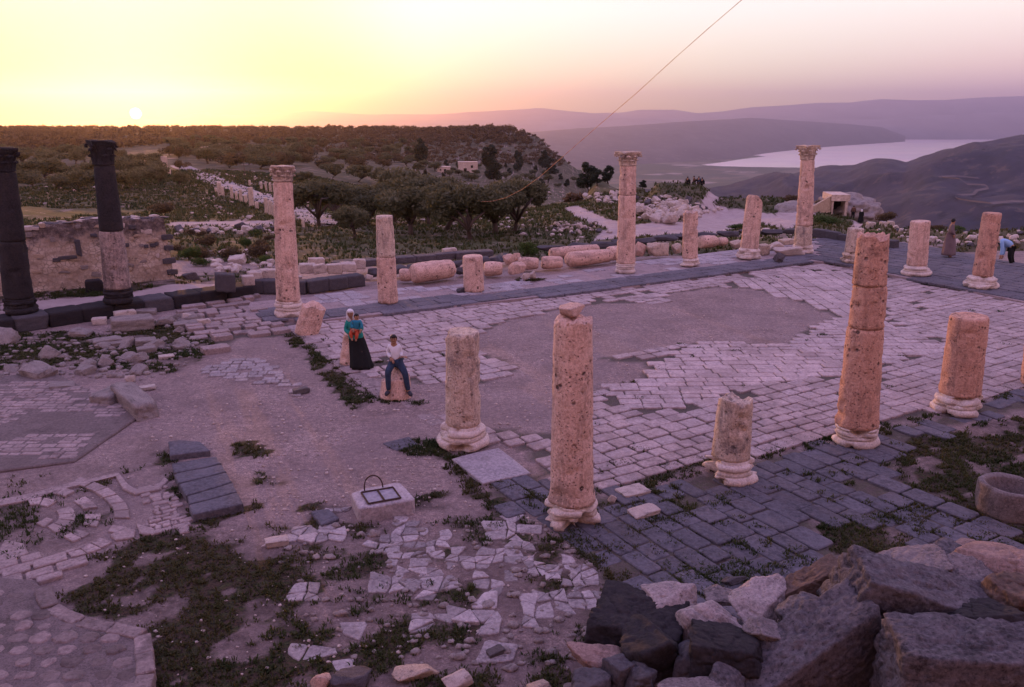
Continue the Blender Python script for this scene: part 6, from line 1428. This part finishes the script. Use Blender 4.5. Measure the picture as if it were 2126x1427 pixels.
def skin_mesh(J, E, sub=2):
    """one continuous surface grown over a jointed skeleton; J: name -> (Vector, radius)"""
    ks = list(J); me = bpy.data.meshes.new('tmp'); me.from_pydata([tuple(J[k][0]) for k in ks], [(ks.index(a), ks.index(b_)) for a, b_ in E], [])
    o = bpy.data.objects.new('tmp', me); COL.objects.link(o); m = o.modifiers.new('s', 'SKIN'); m.use_smooth_shade = True
    for i, k in enumerate(ks): d = me.skin_vertices[0].data[i]; d.radius = (J[k][1], J[k][1]); d.use_root = (i == 0)
    s_ = o.modifiers.new('u', 'SUBSURF'); s_.levels = sub; s_.render_levels = sub
    dg = bpy.context.evaluated_depsgraph_get(); ev = o.evaluated_get(dg); r = ev.to_mesh(); V = [v.co.copy() for v in r.vertices]; F = [list(p.vertices) for p in r.polygons]; ev.to_mesh_clear()
    bpy.data.objects.remove(o); bpy.data.meshes.remove(me); return V, F
def ell(c, r, d=2):
    D, F = ico(d); return [Vector((c[0] + v[0] * r[0], c[1] + v[1] * r[1], c[2] + v[2] * r[2])) for v in D], F
def face_parts(hc, s_, yaw):
    """nose, ears and the darker eyes and mouth round a head centred at hc"""
    m = Matrix.Translation(hc) @ Matrix.Rotation(yaw, 4, 'Z'); sk = []; dk = []
    for c, r in (((0, -.098, -.012), (.014, .02, .022)), ((-.078, .0, -.01), (.012, .018, .028)), ((.078, 0, -.01), (.012, .018, .028)), ((0, -.075, -.07), (.03, .025, .02))):
        v, f = ell(c, r, 1); sk.append(([m @ (q * s_) for q in v], f))
    for c, r in (((-.032, -.088, .015), (.013, .01, .008)), ((.032, -.088, .015), (.013, .01, .008)), ((0, -.094, -.048), (.024, .008, .006)), ((-.032, -.088, .034), (.02, .008, .005)), ((.032, -.088, .034), (.02, .008, .005))):
        v, f = ell(c, r, 1); dk.append(([m @ (q * s_) for q in v], f))
    return sk, dk
def hand_parts(wr, d, s_=1.0, side=1):
    d = Vector(d).normalized(); up = Vector((0, 0, 1)) if abs(d.z) < .8 else Vector((0, -1, 0)); a = d.cross(up).normalized(); n = a.cross(d).normalized(); P = []
    c = Vector(wr) + d * .05 * s_; v, f = ell((0, 0, 0), (.04 * s_, .055 * s_, .018 * s_), 2); M3 = Matrix((a, d, n)).transposed()
    P.append(([c + M3 @ q for q in v], f))
    for i, ln in enumerate((.062, .072, .068, .052)):
        b_ = c + a * (.028 - i * .019) * s_ + d * .045 * s_; P.append(tube([b_, b_ + (d * .6 * ln - n * .012) * s_, b_ + (d * ln - n * (.028 + .004 * i)) * s_], [.0095 * s_, .009 * s_, .007 * s_], 5))
    b_ = c + a * .034 * s_ * side; P.append(tube([b_ - d * .02 * s_, b_ + (a * .025 * side + d * .015) * s_, b_ + (a * .032 * side + d * .045 - n * .01) * s_], [.012 * s_, .010 * s_, .008 * s_], 5)); return P
def person(label, J, E, yaw, clothes, s_=1.0, hands=(), face=True, hair=None, name='person'):
    """J joints (world), E bones; clothes: (name, joints, bones subset, growth, material)"""
    o0 = J['pelvis'][0].copy(); o0.z = min(j[0].z for j in J.values())
    JL = {k: (v[0] - o0, v[1]) for k, v in J.items()}
    V, F = skin_mesh(JL, E); parts = [(V, F)]; hc = JL['head'][0]
    dk = []
    if face: sk, dk = face_parts(hc, s_, yaw); parts += sk
    for wk, dr, sd_ in hands: parts += hand_parts(JL[wk][0], dr, s_, sd_)
    nsk = sum(len(f) for _, f in parts); V, F = join(parts + dk); o = mk(name, V, F, M['skin']); o.data.materials.append(M['hair'])
    for i in range(nsk, len(F)): o.data.polygons[i].material_index = 1
    o.location = o0; tag(o, label, 'person')
    for nm, keys, bones, gr, mt in clothes:
        V, F = skin_mesh({k: (JL[k][0], JL[k][1] + gr) for k in keys}, bones); mk(nm, V, F, M[mt], o)
    if hair:
        nm, mt, gr, drop = hair; D, Fh = ico(3); m = Matrix.Translation(hc) @ Matrix.Rotation(yaw, 4, 'Z'); V = []
        for d in D:
            q = Vector((d[0] * (.084 + gr), d[1] * (.098 + gr), d[2] * (.108 + gr)))
            if d[1] < -.30 and d[2] < .48: q *= .45            # opening for the face
            if drop and d[2] < -.3 and d[1] > -.5: q.z -= drop * (-d[2]); q.x *= 1 + .3 * (-d[2])
            elif not drop and d[2] < -.25: q *= .8
            V.append(m @ (q * s_))
        mk(nm, V, Fh, M[mt], o)
    return o
BONES = [('pelvis', 'waist'), ('waist', 'chest'), ('chest', 'neck'), ('neck', 'head'), ('head', 'crown'), ('chest', 'sl'), ('sl', 'el'), ('el', 'wl'), ('chest', 'sr'), ('sr', 'er'), ('er', 'wr'), ('pelvis', 'hl'), ('hl', 'kl'), ('kl', 'al'), ('al', 'tl'), ('pelvis', 'hr'), ('hr', 'kr'), ('kr', 'ar'), ('ar', 'tr')]
def sub_(keys): return [b_ for b_ in BONES if b_[0] in keys and b_[1] in keys]
TOPK = ['pelvis', 'waist', 'chest', 'sl', 'el', 'wl', 'sr', 'er', 'wr']; LEGK = ['pelvis', 'hl', 'kl', 'al', 'hr', 'kr', 'ar']
def skirt(o, top, bot, rt, rb, mat, name='skirt', n=10, folds=9):
    V = []; F = []; seg = 36
    for i in range(n):
        u = i / (n - 1); c = top.lerp(bot, u); r = rt + (rb - rt) * u ** .8
        for k in range(seg): a = 2 * math.pi * k / seg; rr = r * (1 + .10 * u * math.sin(a * folds + 3 * u) + .04 * math.sin(a * 4 + 5 * u)); V.append((c.x + rr * math.cos(a) * 1.05, c.y + rr * math.sin(a) * .85, c.z))
    for i in range(n - 1):
        for k in range(seg): k2 = (k + 1) % seg; F.append([i * seg + k, i * seg + k2, (i + 1) * seg + k2, (i + 1) * seg + k])
    F.append([(n - 1) * seg + k for k in range(seg)]); return mk(name, V, F, M[mat], o)
# the boy on the cone shaped stump
yb = bs.location.y
def b3(px, py, dy=0): return ad(px, py, yb + dy)
k_ = .86
J = {'pelvis': (b3(822, 750, -.02), .10), 'waist': (b3(820, 739, -.03), .095), 'chest': (b3(818, 725, -.03), .105), 'neck': (b3(817.5, 714, -.03), .045), 'head': (b3(817, 704, -.05), .085), 'crown': (b3(817, 698.5, -.03), .06),
     'sl': (b3(808, 719, -.03), .045), 'el': (b3(805.5, 733, -.02), .036), 'wl': (b3(811, 743, -.14), .026), 'sr': (b3(828, 719, -.03), .045), 'er': (b3(831, 731, .03), .036), 'wr': (b3(834, 741, -.08), .026),
     'hl': (b3(816, 752, -.04), .085), 'kl': (b3(805, 772, -.30), .06), 'al': (b3(807, 812, -.28), .04), 'tl': (b3(802, 819, -.40), .034), 'hr': (b3(828, 752, -.04), .085), 'kr': (b3(841, 775, -.22), .06), 'ar': (b3(848, 812, -.20), .04), 'tr': (b3(853, 820, -.30), .034)}
boy = person('boy in white shirt and dark jeans sitting astride the cone shaped stump', J, BONES, .05, [('shirt', TOPK, sub_(TOPK), .016, 'whitecloth'), ('trousers', LEGK, sub_(LEGK), .014, 'jean')], .92, [('wl', (.5, -.5, -.5), 1), ('wr', (.6, -.4, .1), -1)], True, ('hair', 'hair', .006, 0))
for a_, t_ in (('al', 'tl'), ('ar', 'tr')):
    A_, T_ = J[a_][0] - boy.location, J[t_][0] - boy.location; V, F = tube([A_ + Vector((0, .04, -.03)), A_.lerp(T_, .5), T_, T_ + (T_ - A_).normalized() * .04], [.045, .05, .046, .02], 10); mk('shoe', V, F, M['shoe'], boy)
# the woman leaning on the stump, baby on her arm
yw = at(748, 768, 0).y
def w3(px, py, dy=0): return ad(px, py, yw + dy)
J = {'pelvis': (w3(739, 702, .30), .125), 'waist': (w3(736.5, 691, .31), .105), 'chest': (w3(735, 676, .32), .12), 'neck': (w3(729.5, 662, .31), .05), 'head': (w3(727, 651.5, .28), .09), 'crown': (w3(726.5, 645, .29), .065),
     'sl': (w3(721, 669, .30), .05), 'el': (w3(718, 686, .26), .042), 'wl': (w3(727, 693, .10), .03), 'sr': (w3(747, 669, .32), .05), 'er': (w3(751, 684, .26), .042), 'wr': (w3(741, 690, .08), .03),
     'hl': (w3(734, 708, .28), .095), 'kl': (w3(739, 733, .05), .06), 'al': (w3(746, 764, .02), .038), 'tl': (w3(747, 771, -.10), .034), 'hr': (w3(744, 708, .28), .095), 'kr': (w3(750, 733, .05), .06), 'ar': (w3(758, 764, .04), .038), 'tr': (w3(761, 771, -.08), .034)}
wom = person('woman in white headscarf, green top and long black skirt leaning on a stump', J, BONES, .1, [('blouse', TOPK, sub_(TOPK), .022, 'teal')], 1.0, [('wl', (.8, -.3, 0), 1), ('wr', (-.8, -.3, -.1), -1)], True, ('headscarf', 'whitecloth', .018, .10))
skirt(wom, J['waist'][0] - wom.location + Vector((.03, 0, -.08)), J['al'][0].lerp(J['ar'][0], .5) - wom.location + Vector((0, 0, .02)), .165, .275, 'black')
V, F = ell(tuple(J['pelvis'][0] - wom.location + Vector((0, 0, .06))), (.19, .16, .17), 3); mk('blouse_hem', V, F, M['teal'], wom)
for a_, t_ in (('al', 'tl'), ('ar', 'tr')):
    A_, T_ = J[a_][0] - wom.location, J[t_][0] - wom.location; V, F = tube([A_ + Vector((0, .05, -.05)), A_.lerp(T_, .5) + Vector((0, 0, -.02)), T_, T_ + (T_ - A_).normalized() * .03], [.045, .055, .05, .02], 10); mk('shoe', V, F, M['shoe'], wom)
J = {'pelvis': (w3(737, 686, .03), .075), 'waist': (w3(739, 679, .06), .075), 'chest': (w3(740.5, 671, .08), .08), 'neck': (w3(740.5, 664, .09), .04), 'head': (w3(740, 658, .09), .07), 'crown': (w3(740, 653.5, .10), .05),
     'sl': (w3(732, 668, .03), .032), 'el': (w3(730, 676, .0), .028), 'wl': (w3(732, 682, -.05), .02), 'sr': (w3(748, 668, .06), .032), 'er': (w3(751, 676, .04), .028), 'wr': (w3(750, 683, .0), .02),
     'hl': (w3(732, 688, .0), .05), 'kl': (w3(727, 693, -.08), .04), 'al': (w3(731, 703, -.08), .028), 'tl': (w3(731, 708, -.12), .022), 'hr': (w3(739, 689, .0), .05), 'kr': (w3(741, 695, -.08), .04), 'ar': (w3(739, 705, -.06), .028), 'tr': (w3(739, 709, -.1), .022)}
baby = person('baby in blue green jumper and orange trousers held on the woman\'s arm', J, BONES, .5, [('jumper', TOPK, sub_(TOPK), .014, 'blueteal'), ('trousers', LEGK, sub_(LEGK), .01, 'redcloth')], .75, [('wl', (.3, -.5, -.5), 1), ('wr', (-.2, -.5, -.5), -1)], True, ('hair', 'hair', .008, 0))
# standing figures: joints for a body 1.7 tall facing -Y, then turned and placed
def stand(P, Hh, yaw, arms=0, seat=False, lean=0.0):
    k = Hh / 1.7; m = Matrix.Translation(P) @ Matrix.Rotation(yaw, 4, 'Z') @ Matrix.Scale(k, 4)
    T = {'pelvis': (0, 0, .93, .13), 'waist': (0, .01, 1.08, .11), 'chest': (0, .01, 1.28, .13), 'neck': (0, 0, 1.44, .05), 'head': (0, -.01, 1.56, .09), 'crown': (0, 0, 1.63, .065), 'sl': (-.18, 0, 1.38, .052), 'el': (-.23, .03, 1.12, .042), 'wl': (-.22, -.06, .88, .03),
         'sr': (.18, 0, 1.38, .052), 'er': (.23, .03, 1.12, .042), 'wr': (.22, -.06, .88, .03), 'hl': (-.09, 0, .88, .095), 'kl': (-.10, -.01, .50, .06), 'al': (-.10, .02, .09, .04), 'tl': (-.11, -.13, .03, .034), 'hr': (.09, 0, .88, .095), 'kr': (.11, -.06, .50, .06), 'ar': (.12, .0, .09, .04), 'tr': (.13, -.15, .03, .034)}
    if arms == 1: T['el'] = (-.27, .04, 1.14, .042); T['wl'] = (-.14, -.10, 1.0, .03)
    if seat:
        for kk in ('pelvis', 'waist', 'chest', 'neck', 'head', 'crown', 'sl', 'el', 'wl', 'sr', 'er', 'wr', 'hl', 'hr'): x, y, z, r = T[kk]; T[kk] = (x, y, z - .80, r)
        T['kl'] = (-.14, -.38, .45, .06); T['al'] = (-.12, -.50, .06, .04); T['tl'] = (-.12, -.62, .03, .03); T['kr'] = (.14, -.38, .42, .06); T['ar'] = (.12, -.52, .06, .04); T['tr'] = (.12, -.64, .03, .03); T['wl'] = (-.1, -.32, .48, .03); T['wr'] = (.1, -.32, .46, .03); T['el'] = (-.22, -.12, .36, .042); T['er'] = (.22, -.12, .36, .042)
    return {a: (m @ Vector(v[:3]), v[3] * k) for a, v in T.items()}
Pm = at(1968, 534, zw); J = stand(Pm, 1.72, 1.2, 1)
man = person('man in a long grey brown robe standing between two columns, looking away', J, BONES, 1.9, [('robe_top', TOPK, sub_(TOPK), .03, 'robe')], 1.0, [('wl', (0, -.2, -1), 1), ('wr', (0, -.2, -1), -1)], True, ('hair', 'hair', .008, 0))
skirt(man, J['waist'][0] - man.location, Vector((0, 0, .06)), .17, .27, 'robe', 'robe_skirt', 12, 5)
yq = at(2092, 548, zw).y + .2
def q3(px, py, dy=0): return ad(px, py, yq + dy)
J = {'pelvis': (q3(2100, 512, .1), .13), 'waist': (q3(2094, 506, .05), .12), 'chest': (q3(2084, 501, 0), .14), 'neck': (q3(2077, 503, -.03), .055), 'head': (q3(2071, 509, -.06), .09), 'crown': (q3(2068, 513, -.08), .065), 'sl': (q3(2080, 500, -.18), .055), 'el': (q3(2081, 516, -.22), .045), 'wl': (q3(2078, 530, -.2), .03),
     'sr': (q3(2083, 499, .18), .055), 'er': (q3(2086, 515, .2), .045), 'wr': (q3(2082, 530, .1), .03), 'hl': (q3(2100, 516, 0), .1), 'kl': (q3(2096, 532, -.1), .07), 'al': (q3(2100, 549, 0), .045), 'tl': (q3(2095, 552, -.08), .035), 'hr': (q3(2102, 516, .2), .1), 'kr': (q3(2100, 533, .1), .07), 'ar': (q3(2104, 549, .2), .045), 'tr': (q3(2099, 551, .12), .035)}
ben = person('man in a light blue shirt bending down behind the medium leaning column', J, BONES, -1.2, [('shirt', TOPK, sub_(TOPK), .03, 'ltblue'), ('trousers', LEGK, sub_(LEGK), .02, 'black')], 1.0, [('wl', (-.2, -.2, -1), 1), ('wr', (-.2, -.2, -1), -1)], False, ('hair', 'hair', .008, 0))
P_ = hit(1771, 447); h_ = 29 * fwd(P_) / FPX; J = stand(P_, h_, 2.8); person('man in a brown top and black trousers walking up toward the bunker', J, BONES, 2.8, [('shirt', TOPK, sub_(TOPK), .03, 'brown'), ('trousers', LEGK, sub_(LEGK), .03, 'black')], h_ / 1.7, [('wl', (0, -.2, -1), 1), ('wr', (0, -.2, -1), -1)], True, ('hair', 'hair', .01, 0))
P_ = hit(1789, 441); h_ = 29 * fwd(P_) / FPX; J = stand(P_, h_, 2.5); q_ = person('woman in a black dress and white headscarf on the bunker bank', J, BONES, 2.5, [('dress_top', TOPK, sub_(TOPK), .03, 'black')], h_ / 1.7, [('wl', (0, -.2, -1), 1), ('wr', (0, -.2, -1), -1)], True, ('headscarf', 'whitecloth', .03, .12)); skirt(q_, J['waist'][0] - q_.location, Vector((0, 0, .05)), .17, .25, 'black', 'dress_skirt')
for px, py, lb, mt in ((1427, 381, 'person in dark clothes sitting alone on the grassy mound', 'black'), (1440, 381, 'person in an orange brown top sitting on the grassy mound', 'brown'), (1450, 382.5, 'person in blue sitting between the orange brown one and another on the mound', 'jean'), (1457, 383, 'dark clothed person sitting at the outer end of the group on the mound', 'black')):
    P_ = hit(px, py + 3); h_ = 1.75; J = stand(P_ + Vector((0, 0, .02)), h_, 2.6 if px != 1440 else 1.2, seat=True)
    person(lb, J, BONES, 2.6, [('shirt', TOPK, sub_(TOPK), .03, mt), ('trousers', LEGK, sub_(LEGK), .03, 'black')], 1.0, [('wl', (0, -.5, -1), 1), ('wr', (0, -.5, -1), -1)], False, ('hair', 'hair', .012, 0))
# rope slanting down from above into the grove
R_ = [(1000, 419, 50), (1022, 418, 48), (1050, 411, 45), (1085, 393, 42), (1120, 368, 38), (1160, 333, 34), (1200, 298, 31), (1260, 246, 27), (1320, 195, 24), (1400, 122, 20), (1470, 60, 17.5), (1540, 0, 15.5), (1620, -70, 13.5), (1760, -190, 11)]
rp = [ad(*q) for q in R_]; fine = []
for i in range(len(rp) - 1):
    for q in range(6): fine.append(rp[i].lerp(rp[i + 1], q / 6))
V, F = tube(fine, [.003 + .00016 * p.y for p in fine], 6)
b = NB('twisted_rope'); c = b.coord(False); wv = b.n('ShaderNodeTexWave'); wv.bands_direction = 'X'; b.L.new(c, wv.inputs[0]); wv.inputs['Scale'].default_value = 1.6
b.fin(b.mix(b.rng(wv.outputs['Fac'], .4, .6), (.50, .13, .06), (.62, .38, .26)), .7)
tag(mk('rope', V, F, b.m), 'long thin red and pale rope slanting down from the sky into the olive grove', 'rope')

# unseen house block, added behind the viewpoint to shade the near ground
e = empty('stone_house', (3, -2.5, 0), (0, 0, .04), 'unseen block added behind the viewpoint to shade the near ground', 'house')
V, F = join([box(-24, -9, -1, 24, 0, 11.5)]); mk('wall', V, F, M['house'], e, smooth=False); V, F = box(-24.3, -9.3, 11.503, 24.3, .3, 11.9); mk('roof', V, F, M['house'], e, smooth=False)
